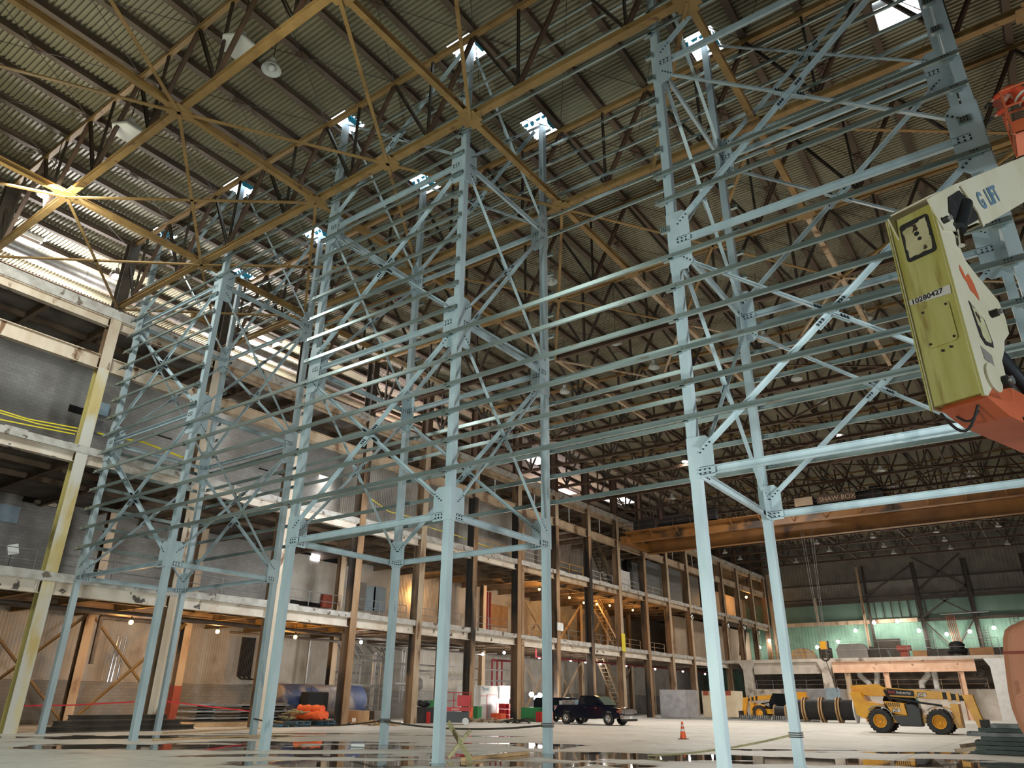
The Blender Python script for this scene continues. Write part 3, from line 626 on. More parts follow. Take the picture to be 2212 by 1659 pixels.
# torn blue tarpaulin pieces at the roof openings
for r, Y in enumerate((Y0, Y1)):
    for i, x in enumerate(CX):
        rd = random.Random(i*3+r); m = MB()
        for q in range(4):
            a = x-.7+q*.32; w = rd.uniform(.2, .32); h = rd.uniform(.1, .35)
            m.prism([(a, Y-.53+rd.uniform(0, .05), DZ), (a+w, Y-.53, DZ), (a+w*.8, Y-.50+h*.5, DZ-h*.4), (a+w*.2, Y-.48+h*.4, DZ-h*.5)], (0, .004, .004))
        m.prism([(x+.53, Y-.5, DZ+.02), (x+.53, Y+.45, DZ+.02), (x+.40, Y+.3, DZ-.2), (x+.42, Y-.2, DZ-.25)], (.004, 0, .004))
        tag(m.build('torn_tarpaulin', TARP), 'torn cyan tarpaulin at the roof opening over the %s %s-row column' % (HX[i], RW[r]), 'tarpaulin', 'torn tarpaulins at roof openings')
#@@PART2@@
# ---------------------------------------------------------------- lamps
def bulb(px, py, axis, val, amber=True, power=40, r=.13, label='', group='string lamps'):
    p = on(px, py, axis, val)
    t = thing('work_lamp', label, 'lamp', (p[0], p[1], p[2]+.25), group)
    MB().cyl(p+np.array([0, 0, .1]), p+np.array([0, 0, .3]), .05, n=8).cyl(p+np.array([0, 0, .3]), (p[0], p[1], p[2]+.9 if axis != 2 else (6.5 if val < 6 else 12.8)), .012, n=5).build('socket', BLACK, t)
    if axis == 1: MB().cyl(p+np.array([0, 0, .2]), (p[0], YE-.02, p[2]+.5), .04, n=6).build('bracket', DARKST, t)
    MB().ball(p, r, n=6).build('bulb', BULBO if amber else BULBW, t, smooth=True)
    lamp('bulb_light', 'POINT', p-np.array([0, 0, r+.06]), power*(2.2 if amber else 1), (1, .50, .14) if amber else (1, .93, .86), r)
for i, (px, py) in enumerate([(283, 1344), (470, 1364), (638, 1376)]):
    bulb(px, py, 2, 5.35, True, 150, .13, 'lit amber lamp under the near ground-floor ceiling, %s from the left' % ORD[i], 'amber lamps, near ground floor')
for i, (px, py, w) in enumerate([(780, 1387, 150), (898, 1400, 110), (1043, 1413, 240), (1089, 1410, 200), (1165, 1420, 160), (1233, 1426, 200), (1265, 1430, 200), (1297, 1434, 200), (1353, 1437, 60), (1415, 1445, 60), (1475, 1450, 90), (1523, 1456, 90)]):
    bulb(px, py, 2, 5.5, False, w, .13, 'lit white lamp under the ground-floor ceiling, %s of the white ones from the left' % ORD[i], 'white lamps, ground floor')
for i, (px, py) in enumerate([(1129, 1272), (1165, 1273), (1230, 1291), (1261, 1302), (1289, 1305), (1317, 1308), (1367, 1318)]):
    bulb(px, py, 2, 11.9, True, 140, .12, 'lit amber lamp under the third-floor slab, %s from the left' % ORD[i], 'amber lamps, second floor')
bulb(904, 1278, 0, -49.4, True, 120, .15, 'lit amber lamp against the cladding, left of the burnt columns', None)
for i, (px, py, w) in enumerate([(1640, 1398, 160), (1662, 1384, 160), (1765, 1398, 160), (1810, 1386, 300), (1848, 1362, 300), (1888, 1345, 420), (1938, 1342, 420), (1985, 1362, 260), (2045, 1370, 260), (2095, 1364, 300), (2147, 1356, 300), (2198, 1351, 300)]):
    bulb(px, py, 1, 123.8, False, w*1.0, .26, 'lit white wall lamp along the far green wall, %s from the left' % ORD[i], 'wall lamps on the far wall')
bulb(1612, 1290, 1, 118, True, 200, .2, 'lit warm lamp in the upper far corner of the left building', None)
for i, (px, py) in enumerate([(1158, 1508), (1148, 1500), (1166, 1502)]):
    bulb(px, py, 0, -39, False, 900 if i == 0 else 100, .22, 'glaring white site lamp beside the dark pickup, %s of the cluster' % ['lowest', 'upper left', 'upper right'][i], 'glaring site lamps')
# high bay lamps
def highbay(px, py, z, kind, label, lit=False):
    p = on(px, py, 2, z); t = thing('high_bay_lamp', label, 'lamp', p+np.array([0, 0, .7]), 'high bay lamps')
    if kind == 'hex':
        MB().lathe(p, (0, 0, 1), [(0, 0), (.66, 0), (.66, .07), (.46, .36), (.22, .42), (.2, .70), (0, .70)], 6).build('housing', HEXW, t)
        MB().cyl(p-np.array([0, 0, .02]), p, .63, n=6).build('diffuser', HEXW, t)
    else:
        MB().lathe(p, (0, 0, 1), [(.37, 0), (.38, .02), (.30, .20), (.14, .34), (.11, .56), (0, .58)], 16).build('shade', HEXW if not lit else CHROME, t, smooth=True)
        MB().ball(p+np.array([0, 0, .12]), .13, n=6).build('bulb', BULBW if lit else HEXW, t, smooth=True)
    MB().cyl(p+np.array([0, 0, .5]), (p[0], p[1], DZ-.01), .018, n=5).build('hanger', DARKST, t)
    if lit: lamp('high_bay_light', 'POINT', p-np.array([0, 0, .1]), 350, (1, .93, .85), .2)
hx = [('hex', 515, 103, 23.4), ('hex', 275, 287, 23.4), ('bell', 586, 152, 23.6), ('bell', 1870, 690, 22), ('bell', 1190, 610, 22.4), ('bell', 1330, 742, 21.6), ('bell', 1413, 795, 21.6), ('bell', 1220, 848, 21.6)]
HL = ['white hexagonal lamp above the nearest ochre chord, upper left', 'white hexagonal lamp left of the second ochre truss node', 'white bell lamp right of the upper hexagonal lamp', 'white bell lamp left of the lift tower head', 'pale lamp right of the middle tower', 'pale lamp between the middle and right towers, upper', 'pale lamp between the middle and right towers, right', 'pale lamp behind the middle tower, low']
for (kd, px, py, z), lb in zip(hx, HL): highbay(px, py, z, kd, lb)
highbay(97, 422, 22.3, 'bell', 'glaring lit lamp at the left edge under the ochre trusses', True)
highbay(250, 598, 24.0, 'bell', 'lit lamp beside the dark column at the bright left roof bay', True)
highbay(1812, 941, 21.6, 'bell', 'lit lamp seen through the right tower', True)
highbay(1478, 997, 21.6, 'bell', 'lit lamp just left of the right tower front column', True)
for i, (px, py) in enumerate([(1651, 735), (1721, 820), (1505, 864), (1776, 871), (1565, 921), (1903, 1018), (1932, 1051), (2097, 1029), (1452, 1078), (1627, 1169), (1734, 1157), (1862, 1144), (1566, 1195), (1765, 1175), (1886, 1162), (1599, 1209), (1792, 1191), (1910, 1182), (1720, 1215), (1931, 1196), (2004, 1132), (2023, 1150), (2041, 1169), (2054, 1186), (2145, 1117), (2157, 1138), (2177, 1176)]):
    highbay(px, py, 21.3, 'bell', 'small pale unlit lamp in the far roof, %s of the far ones' % ORD[i])

# ---------------------------------------------------------------- inside the left building
def pbx(axis, val, x0, y0, x1, y1, depth, m, name, label=None, cat=None, group=None, parent=None, kind=None, sit=None):
    a = on(x0, y0, axis, val); c = on(x1, y1, axis, val); c = c.copy()
    if sit is not None: c[2] = sit
    b_ = c.copy(); b_[axis] += depth
    o = MB().box(a, b_).build(name, m, parent)
    if kind: o['kind'] = kind
    elif label: tag(o, label, cat, group)
    return o
pbx(0, -49.9, 787, 1264, 808, 1321, -.1, LBLUE, 'door_1', kind='structure'); pbx(0, -49.9, 809, 1266, 831, 1322, -.1, LBLUE, 'door_2', kind='structure')
lv = MB(); a = on(762, 1256, 0, -49.85); c = on(786, 1318, 0, -49.85)
for i in range(14):
    z = c[2]+(a[2]-c[2])*(i+.5)/14; lv.ob((-49.8, (a[1]+c[1])/2, z), (.05, 0, .06), (0, (c[1]-a[1])/2, 0), (.01, 0, .06))
tag(lv.build('louvre', GREYCL), 'grey horizontal louvre beside the light blue doors', 'vent')
pbx(0, -49.9, 1061, 1304, 1097, 1357, -.1, PLYD, 'door_3', kind='structure')
pbx(0, -49.6, 699, 1283, 716, 1314, -.3, SIGNR, 'hose_cabinet', 'faded red cabinet on the second floor wall of the left building', 'cabinet')
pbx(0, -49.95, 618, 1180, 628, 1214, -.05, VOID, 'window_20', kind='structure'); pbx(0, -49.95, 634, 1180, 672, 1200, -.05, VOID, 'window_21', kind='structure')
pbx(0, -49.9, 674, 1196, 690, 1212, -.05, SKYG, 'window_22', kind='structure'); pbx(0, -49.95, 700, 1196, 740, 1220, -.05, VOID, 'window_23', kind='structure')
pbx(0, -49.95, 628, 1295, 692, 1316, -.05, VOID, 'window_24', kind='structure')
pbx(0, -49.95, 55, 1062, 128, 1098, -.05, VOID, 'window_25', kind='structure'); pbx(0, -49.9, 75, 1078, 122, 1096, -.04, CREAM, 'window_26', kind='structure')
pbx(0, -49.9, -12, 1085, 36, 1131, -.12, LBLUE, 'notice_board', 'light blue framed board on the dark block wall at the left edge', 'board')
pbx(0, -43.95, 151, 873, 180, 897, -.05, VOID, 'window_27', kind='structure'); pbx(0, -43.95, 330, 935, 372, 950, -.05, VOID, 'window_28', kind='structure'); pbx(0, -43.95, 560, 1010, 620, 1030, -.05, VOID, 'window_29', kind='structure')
pbx(0, -43.6, 198, 862, 232, 900, -.3, LBLUE, 'electrical_panel', 'grey-blue electrical panel beside the yellowed column, upper of two', 'panel', 'electrical panels'); pbx(0, -43.6, 194, 902, 226, 940, -.3, GALV, 'electrical_panel', 'grey electrical panel beside the yellowed column, lower of two', 'panel', 'electrical panels')
p = on(27, 1187, 0, -39.2)
t = thing('floodlight_head', 'small white square floodlight on a thin post on the second floor, left edge', 'lamp', (p[0], p[1], 6.9))
MB().cyl((p[0], p[1], 6.9), p, .02, n=6).build('post', DARKST, t); MB().ob(p, (.08, 0, 0), (0, .22, .07), (0, -.07, .22)).build('lamp_head', WHITE, t)
def pipe(pts, r, m, name, label, cat='pipe', group=None): return tag(MB().tube([np.array(q) for q in pts], r).build(name, m, smooth=True), label, cat, group)
for i, px in enumerate((1046, 1054, 1060)):
    a = on(px, 1246, 0, -49.3); pipe([(-49.3, a[1], 6.9), (-49.3, a[1], 12.3)], .12, REDPIPE, 'red_riser', 'dark red riser pipe on the second floor wall, %s of three' % ORD[i], group='second floor red risers')
for i, px in enumerate((1063, 1074, 1084)):
    a = on(px, 1450, 0, -48.6); pipe([(-48.6, a[1], 2.2), (-48.6, a[1], 5.4), (-48.6, a[1]+1.5, 5.4)], .10, REDPIPE, 'red_riser', 'red riser pipe above the white booth, %s of three' % ORD[i], group='red risers over the booth')
a = on(1052, 1417, 0, -48); c = on(1540, 1462, 0, -48)
pipe([(-42, a[1], 6.5), (-42, a[1], 5.5), (-42, a[1]+46, 5.5), (-42, a[1]+46, 6.5)], .09, REDPIPE, 'sprinkler_main', 'long dark red pipe under the ground floor ceiling')
pipe([(-48.8, on(668, 1400, 0, -48.8)[1], 1.6), (-48.8, on(668, 1400, 0, -48.8)[1], 5.8)], .11, PIPE, 'silver_pipe', 'bright silver vertical pipe above the blue tank')
for i, (x, px0, px1, z) in enumerate([(-48, 812, 940, 3.95), (-47.6, 850, 1100, 4.4), (-48.2, 930, 1100, 3.4), (-48.5, 795, 880, 2.3)]):
    pipe([(x, on(px0, 1450, 0, x)[1], z), (x, on(px1, 1450, 0, x)[1], z)], .07, PIPE, 'wall_pipe', 'pale horizontal pipe on the ground floor wall, %s of the set' % ORD[i], group='horizontal wall pipes')
q = on(808, 1450, 0, -47.8)[1]; pipe([(-47.8, q, 0), (-47.8, q, 5.2), (-47.8, q+1.2, 4.4)], .14, PIPE, 'stand_pipe', 'white stand pipe with a bend beside the blue tank end')
q = on(904, 1463, 0, -46)[1]
o = MB().cyl((-46, q-3, 2.75), (-46, q, 2.75), .13, n=12).cyl((-46, q, 2.75), (-46, q+.06, 2.75), .55, n=18).cyl((-46, q-.6, 2.75), (-46, q-.6, 1.2), .06, n=8)
tag(o.build('flanged_pipe', PIPE, smooth=False), 'white pipe ending in a round flange, right of the stand pipe', 'pipe')
rd = random.Random(3)
m = MB()
for i in range(12):
    yy = 43.6+.62*i+rd.uniform(-.2, .2); x = -48.2+rd.uniform(-.5, .5); m.tube([np.array([x, yy, rd.uniform(.2, 1.5)]), np.array([x, yy, rd.uniform(3.6, 5.6)]), np.array([x-.9, yy, 5.7])], rd.uniform(.035, .09), 6)
for i in range(9):
    z = 1.0+.5*i+rd.uniform(-.15, .15); a = rd.uniform(42.5, 46); x = -48+rd.uniform(-.5, .5); m.tube([np.array([x, a, z]), np.array([x, a+rd.uniform(2, 5), z]), np.array([x, a+rd.uniform(2, 5), z])+np.array([-.6, .3, 0])], rd.uniform(.04, .10), 6)
tag(m.build('pipework', PIPE, smooth=True), 'tangle of grey pipework on the ground floor wall behind the blue tank', 'pipework')['kind'] = 'stuff'
m = MB()
for i in range(9):
    for j in range(2): 
        q = on(521+i*3.4, 1400, 0, -48.6+.15*j)[1]; m.tube([np.array([-48.6+.2*j, q, 5.6]), np.array([-48.6+.2*j, q, 3.0-.1*(i % 3)]), np.array([-48.3+.2*j, q+.15, 2.75])], .045, 6)
tag(m.build('hose_bundle', BLACK, smooth=True), 'bundle of black hoses hanging on the beige cladding', 'hoses')
m = MB()
for i, (dx, cc) in enumerate(((0, 0), (5, 0), (12, 0))):
    p0 = on(256+dx*1.5, 1375, 0, -48.2); p1 = on(232+dx*1.5, 1472, 0, -48.2); m.cyl(p0, p1, .055, n=8)
tag(m.build('leaning_tubes', CHROME), 'three bright conduits hanging on the cladding behind the ochre brace', 'tubes')
for k, fl_ in ((-1, 0), (0, 0), (1, 0), (8, 0), (9, 0), (11, 0), (8, 1), (9, 1), (10, 1)):
    z0, z1 = (.3, 6.0) if fl_ == 0 else (7.1, 12.3)
    for s in (0, 1):
        a = (-47.1+.3*s, KY(k)+.25, z0 if s else z1); c = (-47.1+.3*s, KY(k+1)-.25, z1 if s else z0)
        tag(MB().beam(a, c, Lp(.16, .03)).build('wall_brace', OCHRE if k < 3 else TANST), '%s diagonal brace inside the left building, %s floor, bay %s, %s' % ('ochre' if k < 3 else 'tan', ['ground', 'second'][fl_], ORD[k+1], ['falling', 'rising'][s]), 'brace', 'diagonal braces inside the left building')
def stair(p0, p1, w, m, label, n=14):
    p0, p1 = np.array(p0, float), np.array(p1, float); d = p1-p0; t = thing('steel_stair', label, 'stair', p0)
    for s in (0, w): MB().beam(p0+(s, 0, 0), p1+(s, 0, 0), R(.06, .26)).build('stringer', m, t)
    tr = MB()
    for i in range(n):
        c = p0+d*(i+.5)/n; tr.box((c[0]+.03, c[1]-.13, c[2]-.02), (c[0]+w-.03, c[1]+.13, c[2]+.02))
    tr.build('treads', m, t)
    for s in (0, w):
        r = MB().cyl(p0+(s, 0, 1.0), p1+(s, 0, 1.0), .03, n=6).cyl(p0+(s, 0, .55), p1+(s, 0, .55), .025, n=6)
        for i in range(5): c = p0+d*i/4; r.cyl(c+(s, 0, 0), c+(s, 0, 1.0), .025, n=6)
        r.build('handrail', OCHRE, t)
ya = on(1272, 1308, 0, -44.5)[1]; yb = on(1333, 1382, 0, -44.5)[1]
stair((-44.5, yb, 6.9), (-44.5, ya, 12.6), .9, TANST, 'tan steel stair from the second to the third floor beyond the burnt columns')
ya = on(1288, 1432, 0, -44.5)[1]; yb = on(1335, 1500, 0, -44.5)[1]
stair((-44.5, yb, 0.1), (-44.5, ya, 6.2), .9, TANST, 'tan steel stair from the hall floor behind the pickup')
ya = on(1268, 1165, 0, -40.4)[1]; yb = on(1310, 1225, 0, -40.4)[1]
stair((-40.4, yb, 13.2), (-40.4, ya, 17.8), .9, DARKST, 'dark steel stair on the third floor beside the white dome')
q = on(1285, 1222, 0, -43)
tag(MB().lathe((-43, q[1], 13.2), (0, 0, 1), [(1.5, 0), (1.5, 1.2), (1.3, 2.0), (.8, 2.6), (0, 2.8)], 20).build('white_dome', WHITE, smooth=True), 'big white domed cover on the third floor', 'cover')
for i, (x0, y0, x1, y1, v) in enumerate([(1390, 1208, 1430, 1252, -42), (1440, 1225, 1472, 1264, -42), (1480, 1240, 1510, 1275, -42), (1335, 1205, 1378, 1240, -42.5), (1338, 1230, 1362, 1262, -39.5), (1130, 1170, 1164, 1204, -40.5)]):
    pbx(0, v, x0, y0, x1, y1, -.5, GALV if i < 4 else WHITE if i == 4 else GREYCL, 'equipment_box', '%s box unit on the third floor, %s of the row' % (['grey', 'grey', 'grey', 'dull grey', 'white', 'open grey'][i], ORD[i]), 'equipment', 'third floor equipment', sit=13.2)
c = on(1359, 1222, 0, -41.9); tag(MB().cyl(c, c+(-.62, 0, 0), .75, n=20).build('fan_opening', VOID), 'round black fan opening in a grey panel on the third floor', 'fan')
# corner block far left end: warm panels and chimney-like pipe
wallbox('wall_left_end', (-42.3, 96, 6.9), (-42, 126, 12.3), BEIGEW)
wallbox('wall_left_end_upper', (-42.3, 108, 13.2), (-42, 126, 17.4), BEIGEW)
pipe([on(1606, 1350, 0, -40), on(1604, 1392, 0, -40), on(1604, 1415, 0, -40)], .5, DARKST, 'exhaust_stack', 'dark vertical stack against the warm panel at the far corner', 'stack')
for i, (px, py) in enumerate([(1494, 1332), (1573, 1350), (1607, 1355), (1638, 1364)]):
    c = on(px, py, 0, -37.6); tag(MB().ball(c, .45, n=8, sc=(.5, .6, 1)).cyl(c, (XL+.2, c[1], c[2]+.2), .03, n=6).build('convex_mirror', CHROME, smooth=True), 'silver convex mirror hung along the far building columns, %s from the left' % ORD[i], 'mirror', 'convex mirrors')
c = on(1347, 1388, 0, -38.0); tag(MB().box(c-(.05, .35, .9), c+(.05, .35, .9)).build('yellow_banner', TAPEY), 'bright yellow sheet hanging at the second floor edge', 'sheet')
c = on(1210, 1354, 0, -38.0); tag(MB().box(c-(.04, .5, .35), c+(.04, .5, .35)).build('white_notice', WHITE), 'white notice on the second floor railing right of the middle tower', 'sign')
# railings
def railing(x, y0, y1, z, m, label, h=1.05, step=2.1, axis='y', group=None):
    P = (lambda s, zz: (x, s, zz)) if axis == 'y' else (lambda s, zz: (s, x, zz))
    r = MB(); n = max(1, int(abs(y1-y0)/step))
    for zz in (h, h*.52): r.cyl(P(y0, z+zz), P(y1, z+zz), .022, n=6)
    for i in range(n+1): s = y0+(y1-y0)*i/n; r.cyl(P(s, z), P(s, z+h), .025, n=6)
    return tag(r.build('guard_rail', m), label, 'railing', group)
for k in range(-2, 13):
    railing(XL-.55, KY(k)+.5, KY(k+1)-.5, 6.86, GALV if k < 9 else TANST, 'thin guard rail on the second floor edge, bay %s from the near end' % ORD[k+2], group='second floor guard rails')
for k in (5, 6, 7, 8, 9, 10): railing(XL-.3, KY(k)+.5, KY(k+1)-.5, 13.2, YEL if k in (5, 7) else CREAM, 'guard rail on the third floor edge, bay %s from the near end' % ORD[k+2], group='third floor guard rails')
for k in (5, 6): railing(XL-3.2, KY(k), KY(k+1)-1, 21.0, WHITE, 'white guard rail high on the upper girder, bay %s' % ORD[k], group='high guard rails')
def tape(pts, m, label, w=.06):
    o = MB()
    for a, c in zip(pts[:-1], pts[1:]): o.beam(a, c, R(.006, w))
    return tag(o.build('caution_tape', m), label, 'tape', 'caution tapes')
def tp(v, *pp): return [on(x, y, 0, v) for x, y in pp]
tape(tp(-38.75, (-20, 880), (60, 905), (168, 925)), TAPEY, 'yellow tape across the third floor edge at the left, uppermost')
tape(tp(-38.75, (-20, 886), (80, 915), (168, 932)), TAPEY, 'yellow tape across the third floor edge at the left, middle strand')
tape(tp(-38.75, (-20, 902), (80, 922), (162, 938)), TAPEY, 'yellow tape across the third floor edge at the left, lowest')
tape(tp(-38.75, (210, 935), (245, 944), (310, 955), (400, 990)), TAPEY, 'crumpled yellow tape behind the left tower', .10)
tape(tp(-38.75, (780, 1062), (840, 1105), (892, 1118)), TAPEY, 'sagging yellow tape on the third floor behind the middle tower')
tape(tp(-38.75, (920, 1137), (990, 1158), (1060, 1183)), TAPEY, 'yellow tape on the third floor right of the middle tower')
tape(tp(-38.7, (35, 1525), (160, 1523), (290, 1516)), TAPER, 'red tape strung low between the near columns')
tape(tp(-38.7, (330, 1511), (430, 1524), (540, 1536)), TAPER, 'red tape strung low right of the second column')
tape(tp(-41.5, (1140, 1052), (1250, 1048), (1330, 1075)), PINK, 'pink tape on the high walkway beyond the middle tower')
tape(tp(-41.5, (960, 975), (1020, 985)), PINK, 'pink tape high behind the middle tower, left end')

# ---------------------------------------------------------------- overhead crane
t = thing('bridge_crane', 'orange overhead bridge crane spanning the hall behind the right tower', 'crane', (0, 77, 17.8))
MB().beam((-37.4, 74.4, 18.45), (39, 74.4, 18.45), I(.6, .9, .05)).build('bridge_girder', CRANE, t)
MB().beam((-37.4, 79.4, 18.25), (39, 79.4, 18.25), I(.7, 1.5, .05)).build('bridge_girder', CRANE, t)
w = MB().box((-37.4, 72.9, 18.9), (39, 74.1, 18.96))
for i in range(26): w.beam((-37+3*i, 73.0, 18.9), (-37+3*i, 74.2, 18.2), Lp(.1, .02))
w.build('walkway', CRANE, t)
w = MB()
for zz in (19.5, 20.0): w.cyl((-37.4, 72.95, zz), (39, 72.95, zz), .03, n=6)
for i in range(38): w.cyl((-37.2+2*i, 72.95, 18.95), (-37.2+2*i, 72.95, 20.0), .03, n=6)
w.build('handrail', BROWN, t)
MB().box((-37.6, 73, 17.7), (-36.9, 81, 18.5)).build('end_truck', CRANE, t)
w = MB().box((-36, 73.2, 19.0), (-33.5, 74.0, 20.2)).box((-33, 73.3, 19.3), (-27, 73.9, 19.9)).cyl((-32, 73.4, 20.1), (-30.5, 73.4, 20.1), .35, n=12).box((-28.5, 73.2, 19.2), (-26.5, 74.1, 20.4))
w.build('drive_machinery', BLACK, t)
w = MB().box((-17.5, 74, 19), (-10.5, 79.8, 20.0)).cyl((-15, 77, 20.3), (-12, 77, 20.3), .6, n=14).box((-11.8, 75, 20.0), (-10.9, 78, 20.8)); w.build('trolley', BLACK, t)
a = on(1718, 1098, 1, 72.8); c = on(1754, 1090, 1, 72.8)
sg = MB().box((a[0], 72.8, 19.2), (a[0]+1.7, 72.84, 20.0)).build('sign_board', BEIGEW, t); MB().box((a[0]+2.1, 72.8, 19.2), (a[0]+5.6, 72.84, 20.0)).build('sign_board', BROWN, t)
text('SHAW-BOX', (a[0]+2.3, 72.78, 19.35), (1, 0, 0), (0, 0, 1), .62, BEIGEW, parent=t)
rp_ = MB(); hk = on(1780, 1400, 1, 77)
for dx in (-.35, -.2, .25, .4): rp_.cyl((hk[0]+dx*1.6, 77, 17.9), (hk[0]+dx*.6, 77, hk[2]+.7), .022, n=5)
rp_.build('hoist_rope', GALV, t)
w = MB().ob((hk[0], 77, hk[2]+.25), (.28, 0, 0), (0, .24, 0), (0, 0, .36)); w.build('hook_block', YEL, t)
hp = []
for i in range(11):
    q = math.pi*(-.15+1.35*i/10)-math.pi*.3; hp.append(np.array([hk[0]+.36*math.cos(q+math.pi*.35), 77, hk[2]-.75-.36*math.sin(q+math.pi*.35)]))
MB().tube([np.array([hk[0], 77, hk[2]-.2]), np.array([hk[0], 77, hk[2]-.42])]+hp, .09, 8).build('hook', DARKST, t, smooth=True)
MB().cyl((hk[0], 77, hk[2]-1.1), (hk[0]+.6, 77, 2.6), .03, n=6).build('hanging_chain', BLACK, t)

# ---------------------------------------------------------------- far platform and end wall
YP = 104.0
struct(MB().box((-38.1, YP-.2, 6.5), (XR, YE, 6.88)).build('floor', CONC))
tag(MB().box((-34.6, YP+.1, 5.1), (-25.9, YP+.8, 6.5)).build('concrete_beam', CONC), 'deep concrete beam under the far platform, left of the hook', 'beam')
for i, (x, w, z1, m, lb) in enumerate([(-35.4, 1.1, 6.5, CONC, 'broad concrete pier at the left end of the far platform'), (-25.2, 1.2, 6.5, CONC, 'broad concrete pier under the hook block'), (-6.6, 1.5, 6.5, WHITE, 'white painted leaning-looking pier at the right of the far platform'), (3.5, 1.5, 6.5, WHITE, 'white pier behind the salmon lift hood')]):
    tag(MB().prism([(x-w/2, YP-.3, 0), (x+w/2, YP-.3, 0), (x+w/2, YP-.3, z1-.9), (x+w/2+.5, YP-.3, z1), (x-w/2-.5, YP-.3, z1), (x-w/2, YP-.3, z1-.9)], (0, 1.1, 0)).build('platform_pier', m), lb, 'pier')
tag(MB().beam((-24.3, YP-.9, 5.78), (-8.7, YP-.9, 5.78), I(.5, 1.3, .06)).build('peach_girder', mat('peach_paint', (0.72, 0.48, 0.33), (0.62, 0.38, 0.25), 0.7, 0, 1.2, c3=(.25, .15, .1), s3=1.5, t3=(.64, .7))), 'long peach painted girder above the yellow handler', 'girder')
for i, (x, m) in enumerate([(-22.6, TANST), (-18.2, MATS['peach_paint']), (-10.3, MATS['peach_paint'])]):
    tag(MB().beam((x, YP-.9, 0), (x, YP-.9, 5.1), H(.6, .5, .04), up=(0, 1, 0)).build('girder_post', m), '%s post under the peach girder, %s from the left' % ('rusty' if i == 0 else 'peach', ORD[i]), 'post', 'peach girder posts')
struct(MB().box((-35, YP+.9, 0), (-6.8, YP+1.2, 3.25)).build('wall_platform', CONC)); struct(MB().box((-6.8, YP+.9, 0), (XR, YP+1.5, 3.25)).build('wall_platform_right', CONC))
struct(MB().box((-37.6, YP+5, 0), (XR, YP+5.3, 6.5)).build('wall_platform_back', SOFFIT)); struct(MB().box((-35, YP+1, 3.2), (XR, YP+5, 3.3)).build('floor', CONC))  # first box: dark backing sheet standing in for the unlit void behind the openings
c = on(2105, 1520, 1, YP+1.1); pbx(1, YP+1.1, 2085, 1513, 2112, 1560, -.1, SIGNR, 'door_4', kind='structure')
railing(YP+.6, -34.6, -26, 3.3, GALV, 'pale guard rail in the opening left of the hook', axis='x'); railing(YP+.6, -24.4, -8, 3.3, TANST, 'yellowish guard rail behind the yellow handler', axis='x')
railing(YP+.1, -31.9, -26.5, 6.88, YEL, 'yellow guard rail on the platform in front of the round drum', axis='x', step=1.3); railing(YP+.1, -25, -6, 6.88, GALV, 'tall grey guard rail along the platform edge', h=1.9, axis='x', step=3)
for i, (x, z0, z1, dx) in enumerate([(-20.9, 3.4, 5.2, -.9), (-15.0, 3.4, 5.2, .9), (-13.4, 3.3, 5.1, 0), (-20, 3.4, 5, .2)]):
    pipe([(x, YP+2, z0), (x, YP+2, z0+.6), (x+dx, YP+2, z1-.3), (x+dx, YP+2, z1+.8)], .33, WHITE, 'white_duct', 'white bent duct under the peach girder, %s of four' % ORD[i], 'duct', 'white ducts')
m = MB(); rd = random.Random(5)
for i in range(40): 
    x = rd.uniform(-34, -26); z = rd.uniform(3.6, 5.4); m.tube([np.array([x, YP+3, z]), np.array([x+rd.uniform(-1, 1), YP+3, z+rd.uniform(-.5, .5)])], rd.uniform(.03, .12), 5)
for i in range(30):
    x = rd.uniform(-37, -36.2) if i % 2 else rd.uniform(-9.2, -7.8); z = rd.uniform(3.2, 6.2); m.tube([np.array([x, YP+1, z]), np.array([x+rd.uniform(-.6, .6), YP+1, z+rd.uniform(-.6, .6)])], rd.uniform(.03, .1), 5)
tag(m.build('machinery', DPIPE), 'dark tangled machinery in the openings of the far platform', 'machinery')['kind'] = 'stuff'
YD = 110.0
tag(MB().cyl((-29.7, YD, 6.9), (-29.7, YD+2, 6.9), 1.75, n=28).build('round_drum', TANST), 'large brown round drum end on the platform', 'drum')
o = MB().prism([(-24.7, YD-1, 6.9), (-24.9, YD-1, 8.2), (-24.4, YD-1, 8.9), (-21.6, YD-1, 8.9), (-21.0, YD-1, 8.2), (-21.0, YD-1, 6.9)], (0, 2, 0)); tag(o.build('machine_housing', GREYCL), 'grey dented machine housing on the platform right of the hook', 'machine')
o = MB().prism([(-20.9, YD, 6.9), (-20.9, YD, 8.6), (-18.9, YD, 8.1), (-18.6, YD, 6.9)], (0, 2, 0)); tag(o.build('machine_housing', DARKST), 'dark sloping machine housing on the platform', 'machine')
o = MB().box((-27.1, YD-1, 6.9), (-25.6, YD, 8.5)).cyl((-26.8, YD-.5, 8.5), (-26.8, YD-.5, 9.4), .12).cyl((-25.9, YD-.5, 8.5), (-25.9, YD-.5, 9.4), .12); tag(o.build('pump_unit', DARKST), 'dark unit with two uprights behind the hook', 'machine')
tag(MB().box((-15.6, YD-2, 6.9), (-14.0, YD-1, 7.8)).build('orange_box', CRANE), 'small orange box on the platform, left one', 'box'); tag(MB().box((-9.4, YD-2, 6.95), (-6.9, YD-1.6, 7.95)).build('orange_board', CRANE), 'wide orange panel on the platform, right one', 'panel')
tag(MB().box((-17.5, YD-1, 7.9), (-15.9, YD, 8.5)).box((-17.2, YD-.8, 6.9), (-16.2, YD-.2, 7.9)).build('red_cabinet', SIGNR), 'red and dark cabinet on the platform beside the dark door', 'cabinet')
